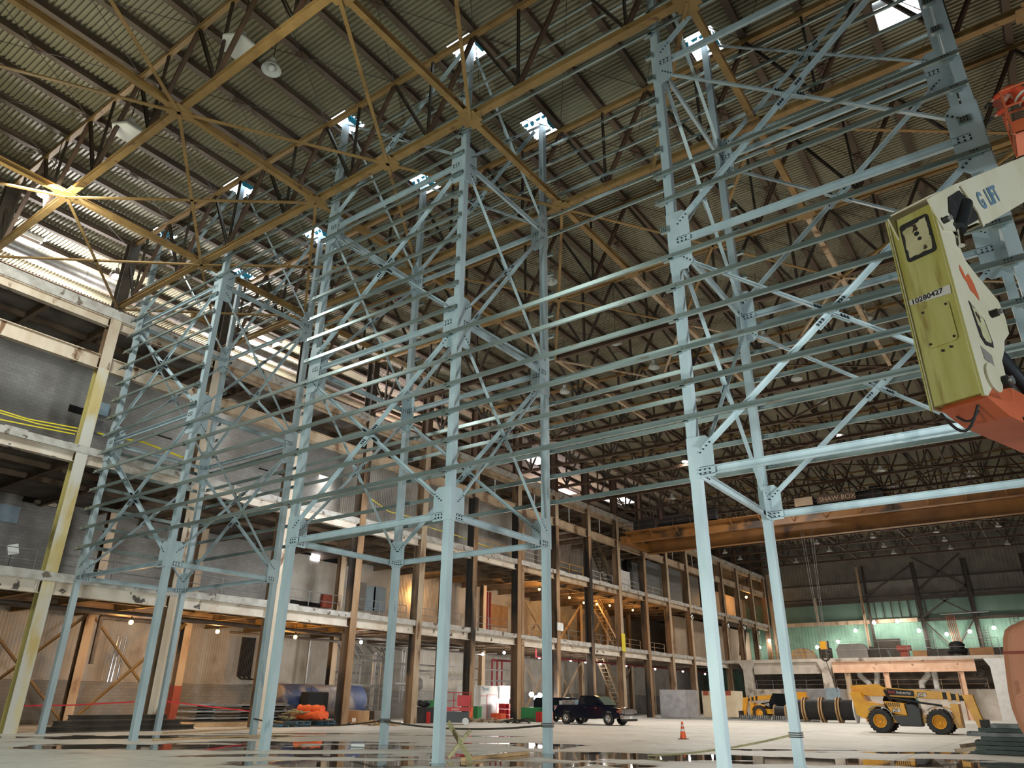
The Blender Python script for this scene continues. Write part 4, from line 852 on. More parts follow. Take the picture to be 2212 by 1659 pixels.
o = MB().lathe((-10.8, YD, 6.9), (0, 0, 1), [(1.2, 0), (1.0, .5), (1.3, .7), (.8, 1.0), (.9, 1.6), (.6, 1.9), (0, 2.0)], 16).box((-10, YD-.5, 6.9), (-8, YD+.5, 7.6)); tag(o.build('valve_stack', BLACK), 'black stacked valve machine on the platform', 'machine')
tag(MB().box((-14, YD+1, 6.9), (2, YD+3, 8.1)).build('dark_plinth', DARKST), 'long dark equipment plinth along the platform right side', 'plinth')
pbx(1, YE-.2, 1890, 1381, 1952, 1422, -.1, DARKST, 'door_5', kind='structure')
tag(MB().box((-38, YE-.5, 12.8), (-16.6, YE, 13.35)).build('wall_beam', TANST), 'rusty horizontal beam across the far green wall', 'beam')
tag(MB().box((-16.6, YE-.5, 12.8), (XR, YE, 13.2)).build('wall_beam', DARKST), 'dark horizontal beam across the right of the far wall', 'beam')
for i, (x, m, w) in enumerate([(-37.6, TANST, .5), (-30.6, TANST, .3), (-23.7, TANST, .35), (-22.9, DARKST, .35), (-15.9, DARKST, .5), (-9.2, DARKST, .6), (-2, DARKST, .5), (5, DARKST, .5)]):
    tag(MB().beam((x, YE-.6, 6.9 if i != 1 else 13.2), (x, YE-.6, ZB if i != 1 else 17), H(w, w, .04), up=(0, 1, 0)).build('wall_column', m), '%s column standing at the far wall, %s from the left' % ('rusty' if m is TANST else 'dark', ORD[i]), 'column', 'far wall columns')
for i, (xa, xc, za, zb) in enumerate([(-15.7, -9.4, 13.4, 17.5), (-9.4, -15.7, 13.4, 17.5), (-15.7, -9.4, 17.3, 22), (-9.4, -15.7, 17.3, 22), (-15.7, -12.4, 12.8, 8.6), (-9.4, -12.4, 12.8, 8.6), (-23, -15.9, 16.8, 21), ]):
    tag(MB().beam((xa, YE-.8, za), (xc, YE-.8, zb), Lp(.2, .04), up=(0, 1, 0)).build('wall_brace', DARKST), 'dark diagonal brace on the far wall, %s of the set' % ORD[i], 'brace', 'far wall braces')
for i, z in enumerate((15.9, 16.7, 18.9)):
    tag(MB().box((-38, YE-.4, z), (XR, YE, z+.18 if i else z+.5)).build('wall_rail', DARKST), 'dark horizontal rail on the far wall, %s' % LOW[i], 'rail', 'far wall rails')
for i in range(7):
    x = -22.2+1.15*i; tag(MB().box((x, YE-.3, 13.3), (x+.12, YE-.05, 15.9)).build('mullion', DARKST), 'thin dark mullion on the far wall, %s from the left' % ORD[i], 'mullion', 'far wall mullions')
def ladder(x, z0, z1, label):
    o = MB()
    for s in (0, .5, 1.0): o.cyl((x+s, YE-1.2, z0), (x+s, YE-1.2, z1), .04, n=6)
    for i in range(int((z1-z0)/.35)): o.cyl((x, YE-1.2, z0+.35*i), (x+1.0, YE-1.2, z0+.35*i), .03, n=5)
    tag(o.build('caged_ladder', DARKST), label, 'ladder', 'caged ladders')
ladder(-16.0, 7, 11.7, 'dark caged ladder on the far wall left of the red pipes'); ladder(-9.0, 7, 11.7, 'dark caged ladder on the far wall right of the red pipes'); ladder(-5.2, 9, 13, 'dark caged ladder near the right end of the far wall')
for i in range(5):
    x = -12.7+.24*i; pipe([(x+.3, YE-2, 8), (x, YE-2, 13.3)], .07, mat('rust_pipe_%d' % i, (0.36, .12, .07), rough=.6) if i == 0 else MATS['rust_pipe_0'], 'process_pipe', 'rust red process pipe on the far wall, %s of five' % ORD[i], group='rust red pipes')
pipe([(-13.4, YE-2, 13.5), (-7.4, YE-2, 13.6)], .1, PIPE, 'header_pipe', 'pale horizontal header pipe on the far wall')

# ---------------------------------------------------------------- vehicles
def place(t, loc, rz): t.location = [float(x) for x in loc]; t.rotation_euler = (0, 0, rz)
def bev(o, w=.03, s=2):
    b_ = o.modifiers.new('bevel', 'BEVEL'); b_.width = w; b_.segments = s; b_.limit_method = 'ANGLE'; b_.angle_limit = math.radians(35); return o
def wheel(t, x, y, r, w, side, tyre, hub, hubm, name='wheel', lug=0):
    # parented to the vehicle: tyre with rim as sub-part
    y0 = y if side < 0 else y-0
    d = (0, side, 0); c = (x, y-side*w/2, r)
    o = MB().lathe(c, d, [(r*.55, 0), (r*.92, 0), (r, w*.12), (r, w*.88), (r*.92, w), (r*.58, w), (r*.55, w*.8)], 28)
    for i in range(lug):
        q = 2*math.pi*i/lug; o.ob((x+r*math.cos(q), y, r+r*math.sin(q)*.995), (.035*math.cos(q), 0, .035*math.sin(q)), (0, w*.42, 0), (-.04*math.sin(q), 0, .04*math.cos(q)))
    o = o.build(name, tyre, t, smooth=True)
    h = MB().lathe(c, d, [(0, w*.72), (r*.16, w*.86), (r*.2, w*.70), (r*.45, w*.62), (r*.52, w*.95), (r*.57, w*.96), (r*.57, w*.5), (0, w*.4)], 24)
    o2 = bpy.data.objects.new('rim', h.data('rim', hubm, worg(o))); COL.objects.link(o2); o2.parent = o
    return o
def fender(t, x, y0, y1, r, m, a0=-10, a1=190):
    pts = [(x+r*math.cos(math.radians(a)), y0, r*.86+r*math.sin(math.radians(a))) for a in range(a0, a1+1, 20)]
    pin = [(x+(r-.05)*math.cos(math.radians(a)), y0, r*.86+(r-.05)*math.sin(math.radians(a))) for a in range(a0, a1+1, 20)][::-1]
    return MB().prism(pts+pin, (0, y1-y0, 0)).build('fender', m, t)
def telehandler(loc, rz, label, texts=True):
    t = thing('telehandler', label, 'telehandler', (0, 0, 0), 'yellow telehandlers'); P = lambda *a: MB().prism(*a)
    for x in (-1.56, 1.56):
        for s in (-1, 1): wheel(t, x, s*.95, .65, .42, s, BLACK, YEL, YEL, lug=22)
        for s in (-1, 1): fender(t, x, s*1.12, s*.72, .80, GALV if s < 0 else YEL, 15, 150)
    bev(P([(-3.05, -.95, 2.2), (-2.97, -.95, 1.9), (-2.85, -.95, .95), (-2.35, -.95, .72), (-2.2, -.95, .9), (-1.7, -.95, 1.4), (-1.3, -.95, 1.42), (-1.5, -.95, 1.55), (-2.2, -.95, 1.72), (-2.45, -.95, 2.2)], (0, 1.9, 0)).build('rear_body', YEL, t), .03)
    P([(-2.4, -.7, .55), (2.6, -.7, .55), (2.6, -.7, 1.0), (-2.4, -.7, 1.0)], (0, 1.4, 0)).build('chassis', YEL, t)
    bev(P([(-1.2, -1.15, 1.72), (-.1, -1.15, 1.62), (-.02, -1.15, .95), (-.85, -1.15, 1.08)], (0, .9, 0)).build('engine_cover', YEL, t), .04)
    v = MB()
    for i in range(7): v.box((-1.05+i*.11, -1.165, 1.42), (-1.0+i*.11, -1.15, 1.64))
    v.build('vent', DARKST, t)
    bev(P([(-.05, -1.12, 1.55), (.35, -1.12, 1.55), (.68, -1.12, 1.3), (.66, -1.12, .38), (-.5, -1.12, .38), (-.86, -1.12, .95), (0, -1.12, .9)], (0, .9, 0)).build('side_tank', GALV if False else mat('dark_grey_panel', (0.05, 0.055, 0.06), rough=.5) if 'dark_grey_panel' not in MATS else MATS['dark_grey_panel'], t), .05)
    cab = P([(-1.3, .15, 1.0), (-1.45, .15, 1.8), (-1.15, .15, 2.45), (.0, .15, 2.5), (.45, .15, 1.7), (.5, .15, 1.0)], (0, .85, 0)).build('cab', GLASS, t)
    bev(P([(-3.1, -.28, 2.6), (-3.05, -.28, 2.1), (-2.3, -.28, 2.05), (1.9, -.28, 1.83), (1.9, -.28, 2.24), (-1.3, -.28, 2.50), (-1.7, -.28, 2.66)], (0, .46, 0)).build('boom', YEL, t), .02)
    bev(P([(-2.1, -.36, 2.5), (-1.9, -.36, 2.68), (-1.55, -.36, 2.68), (-1.15, -.36, 2.45), (-1.15, -.36, 2.0), (-2.1, -.36, 2.0)], (0, .62, 0)).build('boom_pivot_guard', YEL, t), .02)
    for i, (xa, xc, h, m) in enumerate([(1.9, 2.1, .34, BLACK), (2.1, 2.3, .42, YEL), (2.3, 2.55, .30, BLACK), (2.55, 2.7, .40, YEL), (2.7, 2.95, .24, BLACK)]):
        P([(xa, -.24, 2.02-h/2-.03*i), (xc, -.24, 2.0-h/2-.03*i), (xc, -.24, 2.04+h/2-.03*i), (xa, -.24, 2.06+h/2-.03*i)], (0, .4, 0)).build('boom_section', m, t)
    bev(P([(2.85, -.3, 2.1), (3.42, -.3, 2.1), (3.58, -.3, 1.1), (3.8, -.3, .35), (3.4, -.3, .28), (3.05, -.3, 1.4)], (0, .5, 0)).build('boom_head', YEL, t), .03)
    MB().cyl((-1.0, -.5, 1.9), (1.8, -.5, 1.5), .06, n=10).cyl((-1.15, -.45, 2.35), (-.75, -.45, 1.35), .08, n=10).build('hydraulic_cylinder', BLACK, t)
    P([(2.2, -.6, 1.6), (2.62, -.6, 1.6), (2.62, -.6, .35), (2.3, -.6, .35)], (0, 1.2, 0)).build('front_frame', YEL, t)
    MB().box((3.5, -.6, .1), (3.9, .6, .8)).box((3.9, -.45, .08), (4.9, -.3, .14)).box((3.9, .3, .08), (4.9, .45, .14)).build('fork_carriage', BLACK, t)
    if texts:
        sb = MB().prism([(-1.05, -.296, 2.44), (-1.05, -.296, 2.08), (.42, -.296, 1.99), (.42, -.296, 2.30)], (0, .012, 0)).build('sign_board', BLACK, t)
        rt = (1, 0, -.07)
        text('bmi', (-1.0, -.300, 2.17), rt, (.1, 0, 1), .26, RED, parent=t, bold=.004); text('Industrial', (-.55, -.300, 2.15), rt, (.1, 0, 1), .22, TXTW, parent=t, sx=.95)
        for z, x, sz in ((2.02, .58, .27), (1.18, -.75, .22)):
            y = -.286 if x > 0 else -1.155
            text('JCB', (x-.01, y-.004, z-.01), rt, (.1, 0, 1), sz*1.04, TXTK, parent=t, bold=.03, sx=1.15); text('JCB', (x, y-.012, z), rt, (.1, 0, 1), sz, TXTW, parent=t, bold=.006, sx=1.15)
    place(t, loc, rz); return t
telehandler((-8.29, 52.35, 0), 0, 'yellow telehandler parked side-on with a black sign on its low boom')
c = on(1690, 1556, 2, 0); telehandler((c[0]-.8, c[1]+1.5, 0), math.pi, 'smaller-looking yellow telehandler half hidden behind the cable reels', False)

t = thing('pickup_truck', 'dark navy pickup truck with chrome grille parked in the middle distance', 'truck', (0, 0, 0))
def arch(cx, r, n=8): return [(cx+r*math.cos(math.pi*i/n), .42+r*math.sin(math.pi*i/n)) for i in range(n+1)]
bodyp = [(-2.95, .62), (-2.95, 1.22), (-2.92, 1.30), (-.75, 1.32), (.95, 1.28), (1.55, 1.24), (2.55, 1.12), (2.92, 1.02), (3.0, .85), (3.0, .55)]+arch(1.85, .50)+[(1.2, .42), (-1.2, .42)]+arch(-1.85, .50)+[(-2.6, .5)]
bev(MB().prism([(x, -.98, z) for x, z in bodyp], (0, 1.96, 0)).build('body', NAVY, t), .05, 3)
cabp = [(-.80, 1.28), (-.70, 1.86), (-.55, 1.93), (.55, 1.93), (.75, 1.88), (1.52, 1.27)]
vs = [(x, -.92 if z < 1.4 else -.76, z) for x, z in cabp]+[(x, .92 if z < 1.4 else .76, z) for x, z in cabp]; n = len(cabp)
bev(MB().add(vs, [tuple(range(n)), tuple(range(2*n-1, n-1, -1))]+[(i, n+i, n+(i+1) % n, (i+1) % n) for i in range(n)]).build('cab', NAVY, t), .04, 2)
def sidewin(pts, name='side_window', m=GLASS):
    f = lambda z: -.92+(z-1.28)/(1.90-1.28)*.16-.012
    return MB().prism([(x, f(z), z) for x, z in pts], (0, .015, 0)).build(name, m, t)
sidewin([(-.62, 1.36), (-.55, 1.82), (-.08, 1.84), (-.08, 1.36)]); sidewin([(.0, 1.36), (.0, 1.84), (.58, 1.82), (1.18, 1.36)])
MB().add([(1.50, -.80, 1.32), (1.50, .80, 1.32), (.80, .68, 1.87), (.80, -.68, 1.87)], [(0, 1, 2, 3)]).build('windscreen', mat('windscreen_glass', (0.10, 0.13, 0.10), rough=.08), t).location.x += .015
for x in (-1.85, 1.85):
    for s in (-1, 1): wheel(t, x, s*.86, .41, .26, s, BLACK, CHROME, CHROME)
gr = MB().box((2.96, -.62, .72), (3.03, .62, 1.06))
for i in range(4): gr.box((3.02, -.60, .75+i*.08), (3.06, .60, .78+i*.08))
for s in (-.35, .0, .35): gr.box((3.02, s-.02, .73), (3.06, s+.02, 1.05))
gr.build('grille', CHROME, t)
bev(MB().box((2.86, -1.0, .42), (3.14, 1.0, .70)).build('front_bumper', CHROME, t), .04); MB().box((2.9, -.95, .28), (3.08, .95, .42)).build('valance', BLACK, t)
MB().box((2.80, -.995, .78), (3.02, -.64, 1.02)).build('headlight', CHROME, t); MB().box((2.80, .64, .78), (3.02, .995, 1.02)).build('headlight', CHROME, t); MB().box((2.62, -1.0, .85), (2.80, -.96, .98)).build('marker_lamp', SIGNR, t)
MB().ob((.95, -1.12, 1.38), (.07, 0, 0), (0, .12, 0), (0, 0, .10)).build('wing_mirror', NAVY, t)
MB().box((3.14, -.16, .46), (3.15, .16, .62)).build('number_plate', WHITE, t)
MB().prism([(-2.93, -.99, 1.22), (-2.62, -.99, 1.22), (-2.86, -.99, .92)], (0, .01, 0)).build('badge_sticker', WHITE, t); MB().prism([(-2.90, -.995, 1.20), (-2.70, -.995, 1.20), (-2.86, -.995, 1.0)], (0, .01, 0)).build('badge_sticker', RED, t)
MB().box((-.2, -1.0, 1.12), (-.02, -.975, 1.16)).box((.75, -1.0, 1.10), (.93, -.975, 1.14)).build('door_handle', CHROME, t)
place(t, (-29.0, 50.75, 0), math.radians(-5))
def local(t, x, y, z): a = t.rotation_euler[2]; return (t.location[0]+x*math.cos(a)-y*math.sin(a), t.location[1]+x*math.sin(a)+y*math.cos(a), z)
for i, (x, y, w, h, m, lb) in enumerate([(-1.15, 0, .5, .32, LBLUE, 'light blue bin in the pickup bed behind the cab'), (-1.95, -.1, .55, .30, GALV, 'grey tool crate in the middle of the pickup bed'), (-2.55, .1, .4, .26, WHITE, 'pale box at the rear of the pickup bed')]):
    c = local(t, x, y, 1.30); tag(MB().box((c[0]-w, c[1]-.4, 1.28), (c[0]+w, c[1]+.4, 1.32+h)).build('cargo_box', m), lb, 'box')
# second dark vehicle behind
t = thing('parked_van', 'dark navy vehicle mostly hidden behind the pickup tail', 'van', (0, 0, 0))
bev(MB().prism([(-2.4, -.95, .4), (-2.4, -.95, 1.6), (-2.2, -.95, 1.8), (.6, -.95, 1.8), (1.3, -.95, 1.2), (2.3, -.95, 1.05), (2.4, -.95, .4)], (0, 1.9, 0)).build('body', NAVY, t), .08, 3)
MB().box((-1.9, -.97, 1.25), (.5, -.95, 1.65)).build('side_window', GLASS, t)
for x in (-1.5, 1.5):
    for s in (-1, 1): wheel(t, x, s*.84, .38, .24, s, BLACK, CHROME, CHROME)
place(t, (-34.3, 55.0, 0), math.radians(-8))

# scissor lift
t = thing('scissor_lift', 'red and dark grey scissor lift behind the middle tower', 'lift', (0, 0, 0))
MB().box((-1.2, -.42, .14), (1.15, .42, .40)).build('chassis', MATS['dark_grey_panel'], t)
sc = MB()
for i in range(4):
    for s in (-1, 1): sc.beam((-1.0, -.3, .44+i*.09), (1.0, -.3, .52+i*.09) if s > 0 else (1.0, -.3, .44+i*.09), R(.05, .06))
sc.box((-1.1, -.38, .40), (1.05, .38, .80)); sc.build('scissor_pack', MATS['dark_grey_panel'], t)
MB().box((-1.22, -.46, .85), (1.2, .46, 1.08)).build('platform', RED, t)
r = MB()
for z in (1.5, 2.0):
    for y in (-.42, .42): r.cyl((-1.2, y, z), (1.18, y, z), .02, n=6)
    for x in (-1.2, 1.18): r.cyl((x, -.42, z), (x, .42, z), .02, n=6)
for x in (-1.2, -.6, 0, .35, .7, 1.18):
    for y in (-.42, .42): r.cyl((x, y, 1.08), (x, y, 2.0), .02, n=6)
r.build('guard_rail', RED, t)
MB().box((.25, -.44, 1.15), (1.15, -.40, 1.85)).build('rail_infill', RED, t)
MB().box((1.12, -.3, .45), (1.32, .3, 1.1)).build('control_box', ORANGE, t)
for x in (-.85, .85):
    for s in (-1, 1): wheel(t, x, s*.44, .22, .14, s, WHITE, WHITE, WHITE)
text('SKYJACK', (-.1, -.47, .92), (1, 0, 0), (0, 0, 1), .13, TXTW, parent=t)
c = on(985, 1562, 2, 0); place(t, (-34.9, 41.8, 0), math.radians(39))

# ---------------------------------------------------------------- boom lift at the right edge
BP = np.array([-.0604, 6.4997, 0]); BU = np.array([-.9448, .3276, 0]); BW = np.array([.3276, .9448, 0])
def bl(a, c, z): return BP+BU*a+BW*c+np.array([0, 0, z])
t = thing('boom_lift', 'articulating boom lift with rusty cream tower head, orange arm and salmon hood', 'lift', (1.9, 9.3, 0))
side = [(0, 5.70), (.335, 5.43), (.36, 5.30), (.40, 5.20), (.547, 5.11), (.90, 4.956), (.945, 4.80), (.92, 4.62), (.76, 4.50), (.69, 4.385), (.57, 4.25), (.55, 4.08), (.58, 3.95), (.55, 3.87), (.467, 3.84), (0, 3.79)]
hd = MB(); n = len(side)
hd.prism([bl(0, c, z) for c, z in side], BU*.02); hd.prism([bl(.40, c, z) for c, z in side], BU*.02)
hd.build('tower_head', LWHITE, t)
fr_ = MB().prism([bl(.02, .025, 5.68), bl(.40, .025, 5.68), bl(.40, .025, 3.82), bl(.02, .025, 3.82)], BW*.015)
fr_.prism([bl(.02, .03, 5.66), bl(.40, .03, 5.66), bl(.40, .30, 5.42), bl(.02, .30, 5.42)], (0, 0, -.015)); fr_.prism([bl(.02, .03, 3.82), bl(.40, .03, 3.82), bl(.40, .45, 3.86), bl(.02, .45, 3.86)], (0, 0, .015))
fr_.build('front_plate', LYEL, t)
ed = MB()
for a in (0, .41): ed.prism([bl(a, -.012, 5.70), bl(a+.012, -.012, 5.70), bl(a+.012, -.012, 3.78), bl(a, -.012, 3.78)], BW*.02)
ed.build('plate_edge', LYEL, t)
def panel(pts, m, name, th=.006, out=None):
    return MB().prism([bl(*p) for p in pts], (np.array(out) if out is not None else -BW)*th).build(name, m, t)
def rr(a0, a1, z0, z1, r=.03, c=.02):
    P = []
    for (ca, cz, q0) in ((a1-r, z1-r, 0), (a0+r, z1-r, 90), (a0+r, z0+r, 180), (a1-r, z0+r, 270)):
        for q in (0, 30, 60, 90): P.append((ca+r*math.cos(math.radians(q0+q)), c, cz+r*math.sin(math.radians(q0+q))))
    return P
panel(rr(.065, .325, 5.20, 5.60), BLACK, 'access_opening');  # flat black plate, the dark of an opening put into its colour
rd = random.Random(4); ragg = []
for (a0, z0, a1, z1) in ((.30, 5.24, .30, 5.53), (.30, 5.53, .085, 5.57), (.085, 5.57, .09, 5.24), (.09, 5.24, .30, 5.24)):
    for i in range(9): f = i/9; ragg.append((a0+(a1-a0)*f+rd.uniform(-.008, .008), .014, z0+(z1-z0)*f+rd.uniform(-.008, .008)))
panel(ragg, PATCH, 'torn_sticker', .004)
MB().cyl(bl(.19, .008, 5.44), bl(.19, .004, 5.44), .022, n=12).cyl(bl(.175, .008, 5.38), bl(.175, .004, 5.38), .018, n=8).build('rust_hole', BLACK, t)
panel(rr(.08, .328, 4.325, 4.70), LYEL, 'cover_plate', .010)
sc = MB()
for a, z in ((.105, 4.67), (.30, 4.67), (.105, 4.36), (.30, 4.36), (.15, 4.28), (.22, 4.27)): sc.cyl(bl(a, .012, z), bl(a, 0.0, z), .011, n=8)
sc.build('screw', BLACK, t)
panel([(.392, .02, 4.835), (.036, .02, 4.835), (.046, .02, 4.752), (.392, .02, 4.79)][::1], WHITE, 'number_label')
text('10280427', bl(.375, .010, 4.785), -BU, (0, 0, 1), .066, TXTK, 'asset_number', t, bold=.0006, sx=1.04)
spts = lambda L: [(0.0, c, z) for c, z in L]
panel(spts([(.20, 5.03), (.22, 5.09), (.26, 5.04), (.28, 4.99), (.32, 5.02), (.36, 5.05), (.42, 4.97), (.45, 4.85), (.44, 4.80), (.38, 4.84), (.31, 4.86), (.28, 4.93), (.23, 4.96)]), BORANGE, 'peeling_sticker', .004, -BU)
panel(spts([(.20, 4.72), (.43, 4.60), (.47, 4.40), (.46, 4.34), (.30, 4.32), (.24, 4.38)]), BLACK, 'side_opening', .005, -BU)  # black plate on the skin, painted as the shaded inside of an opening
panel(spts([(.22, 4.70), (.25, 4.66), (.30, 4.665), (.40, 4.59), (.42, 4.50), (.44, 4.40), (.42, 4.37), (.33, 4.36), (.28, 4.40), (.275, 4.48), (.25, 4.50)]), PATCH, 'side_sticker', .009, -BU)
panel(spts([(.19, 4.28), (.37, 4.24), (.36, 4.13), (.20, 4.16)]), GREYCL, 'data_plate', .004, -BU)
def pin(c, z, r, l=.05, m=BLACK, name='pivot_pin'): return MB().cyl(bl(0, c, z), bl(-l, c, z), r, n=18).build(name, m, t)
MB().cyl(bl(0, .25, 4.0), bl(-.02, .25, 4.0), .13, n=24).build('pin_cover', LWHITE, t)
for c, z, r in ((.62, 4.72, .035), (.42, 4.0, .055), (.10, 5.50, .03)): pin(c, z, r, .06); MB().cyl(bl(-.05, c, z), bl(-.09, c, z), r*.7, n=14).build('pin_nut', GALV, t)
BD = (BW*2.47+np.array([0, 0, 1.60])); BD /= np.linalg.norm(BD); BN = np.cross(-BU, BD); BN = BN if BN[2] > 0 else -BN
s0 = bl(0, .02, 5.48)
bm_ = MB(); q0 = s0+BD*.0
prof = [(0, .21), (.75, .24), (7.5, .24), (7.5, -.25), (1.25, -.25), (.95, -.19), (.3, -.17), (0, -.1)]
bm_.prism([q0+BD*a+BN*b_-BU*.012 for a, b_ in prof], BU*.014); bm_.prism([q0+BD*a+BN*b_+BU*.35 for a, b_ in prof], BU*.014)
bm_.prism([q0+BD*.1+BN*.22, q0+BD*7.5+BN*.22, q0+BD*7.5+BN*.22+BU*.36, q0+BD*.1+BN*.22+BU*.36], BN*.014); bm_.prism([q0+BD*1.25-BN*.24, q0+BD*7.5-BN*.24, q0+BD*7.5-BN*.24+BU*.36, q0+BD*1.25-BN*.24+BU*.36], BN*.014)
bm_.build('upper_boom', LWHITE, t)
op = [(.32, .02), (.50, .15), (.88, .17), (.95, .10), (1.02, -.10), (.98, -.17), (.55, -.17), (.40, -.15)]
MB().prism([q0+BD*a+BN*b_-BU*.018 for a, b_ in op], -BU*.004).build('boom_opening', BLACK, t)  # no hole is cut: a black plate carries the shade of the cut-out
MB().cyl(q0+BD*.30-BN*.16-BU*.03, q0+BD*.85+BN*.02-BU*.02, .065, n=16).build('lift_cylinder', mat('gunmetal', (.05, .06, .07), rough=.3, metal=.5), t, smooth=True)
MB().cyl(q0+BD*.16-BN*.30-BU*.03, q0+BD*.34-BN*.14-BU*.03, .028, n=12).build('cylinder_rod', CHROME, t, smooth=True)
pl = [(.95, .20), (1.12, .20), (1.22, .02), (1.18, -.22), (.98, -.26), (1.05, -.1)]
MB().prism([q0+BD*a+BN*b_-BU*.02 for a, b_ in pl], -BU*.012).build('boom_bracket', LWHITE, t)
text('G  LIFT', q0+BD*1.30-BN*.10-BU*.018, BD, BN, .25, TXTB, parent=t, bold=.008, sx=.95)
LA = bl(.0, .30, 3.80); LD = BW*1.0; LD /= np.linalg.norm(LD); LN = np.cross(-BU, LD); LN = LN if LN[2] > 0 else -LN
MB().prism([LA+LD*a+LN*b_ for a, b_ in ((-.25, -.02), (-.05, .14), (.3, .2), (3.6, .2), (3.6, -.10), (.45, -.10), (.1, -.10))], BU*.36).build('lower_arm', BORANGE, t)
MB().prism([LA+LD*a+LN*b_-BU*.004 for a, b_ in ((.35, -.05), (.75, -.02), (.9, -.12), (.8, -.18), (.4, -.18))], -BU*.004).build('arm_opening', DARKST, t)  # dark plate on the arm in place of a shaded opening
MB().beam(LA+LD*3.4+BU*.18, (1.9, 9.5, .95), R(.45, .5), up=(0, 1, 0)).build('riser', BORANGE, t)
MB().cyl(bl(.12, .60, 4.55), bl(.12, 2.6, 3.6), .07, n=14).build('lift_cylinder', MATS['gunmetal'], t, smooth=True)
hs = [bl(.10+.30*i/10, .12, 3.78-.20*math.sin(math.pi*i/10)) for i in range(11)]
MB().tube(hs, .012, 8).build('hose', BLACK, t, smooth=True)
hs = [bl(.12+.22*i/8, .2, 3.78-.10*math.sin(math.pi*i/8)) for i in range(9)]
MB().tube(hs, .010, 8).build('hose', BLACK, t, smooth=True)
def oy(px, py, Y=9.0): q = on(px, py, 1, Y); return (q[0], q[2])
hood = [oy(2178, 1352), oy(2169, 1360), oy(2165, 1378), oy(2166, 1408), oy(2170, 1440), oy(2176, 1490), oy(2184, 1530), oy(2198, 1565), oy(2216, 1598)]
hood += [(1.6, .95), (1.6, 2.42), (.1, 2.46)]
bev(MB().prism([(x, 9.0, z) for x, z in hood], (0, 1.5, 0)).build('engine_hood', SALMON, t), .07, 4)
zl = oy(2166, 1410)[1]; MB().box((hood[3][0]-.004, 8.985, zl-.012), (1.6, 9.0, zl+.012)).build('hood_seam', SIGNR, t)
MB().prism([(x, 8.985, z) for x, z in (oy(2200, 1470), oy(2212, 1468), oy(2214, 1500), oy(2196, 1508), oy(2194, 1502), oy(2206, 1496))], (0, .02, 0)).build('hood_rib', SALMON, t)
MB().box((.75, 8.2, .55), (2.9, 10.6, .95)).build('turntable', BORANGE, t)
for x in (.95, 2.9):
    for y in (8.0, 10.9):
        w = MB().lathe((x-.2, y, .48), (1, 0, 0), [(.2, 0), (.44, 0), (.48, .05), (.48, .35), (.44, .4), (.2, .4)], 20).build('wheel', BLACK, t)
# basket of another lift with the worker
t = thing('lift_basket', 'orange work basket raised beside the right tower front column', 'basket', (2.2, 15.3, 11.85))
bx0, bx1, by0, by1, bz = 1.50, 3.2, 14.75, 15.55, 11.85
bev(MB().box((bx0, by0, bz), (bx1, by1, bz+.05)).box((bx0, by0, bz), (bx1, by0+.03, bz+.32)).box((bx0, by0, bz), (bx0+.03, by1, bz+.32)).box((bx0, by1-.03, bz), (bx1, by1, bz+.32)).build('basket_tray', BORANGE, t), .015)
r = MB()
for z in (bz+.7, bz+1.12):
    for y in (by0, by1): r.cyl((bx0, y, z), (bx1, y, z), .022, n=8)
    for x in (bx0, bx1): r.cyl((x, by0, z), (x, by1, z), .022, n=8)
for x in (bx0, (bx0+bx1)/2, bx1):
    for y in (by0, by1): r.cyl((x, y, bz), (x, y, bz+1.12), .022, n=8)
r.cyl((bx0, by0, bz+.3), (bx0, by1, bz+1.12), .018, n=8).build('basket_rail', BORANGE, t)
MB().beam((2.4, 15.2, bz-.02), (5.5, 14.2, 9.5), R(.2, .25)).build('jib_arm', LWHITE, t)
# worker
def skin(name, pts, edges, radii, m, parent=None, lv=2):
    org = worg(parent) if parent else np.array(pts[0])
    me = bpy.data.meshes.new(name); me.from_pydata([tuple(np.array(p_)-org) for p_ in pts], edges, []); me.materials.append(m)
    o = bpy.data.objects.new(name, me); COL.objects.link(o)
    if parent: o.parent = parent
    else: o.location = org
    md = o.modifiers.new('skin', 'SKIN'); md.use_smooth_shade = True
    for i, r_ in enumerate(radii): me.skin_vertices[0].data[i].radius = (r_, r_)
    me.skin_vertices[0].data[0].use_root = True
    sb = o.modifiers.new('sub', 'SUBSURF'); sb.levels = 1; sb.render_levels = lv
    return o
G = lambda q: np.array(q, float)-(np.array([0, 0, .39]) if len(q) == 3 and q[2] > 5 else 0)
hip = G([2.02, 15.2, 13.12]); chest = G([1.80, 15.15, 13.50]); neck = G([1.66, 15.12, 13.52]); head = G([1.55, 15.10, 13.42])
shl, shr = G([1.74, 14.95, 13.52]), G([1.74, 15.33, 13.52]); ell, elr = G([1.52, 14.86, 13.40]), G([1.50, 15.38, 13.36]); hl, hr = G([1.32, 14.95, 13.34]), G([1.33, 15.36, 13.26])
knl, knr = G([1.98, 15.02, 12.74]), G([2.10, 15.38, 12.72]); ftl, ftr = G([2.12, 15.0, 12.36]), G([2.22, 15.4, 12.36]); tol, tor = G([1.98, 15.0, 12.33]), G([2.08, 15.4, 12.33])
t = thing('person', 'worker in orange jacket leaning out of the raised orange basket', 'person', (2.1, 15.2, 11.95))
def nearp(a, b_, f): return a+(b_-a)*f
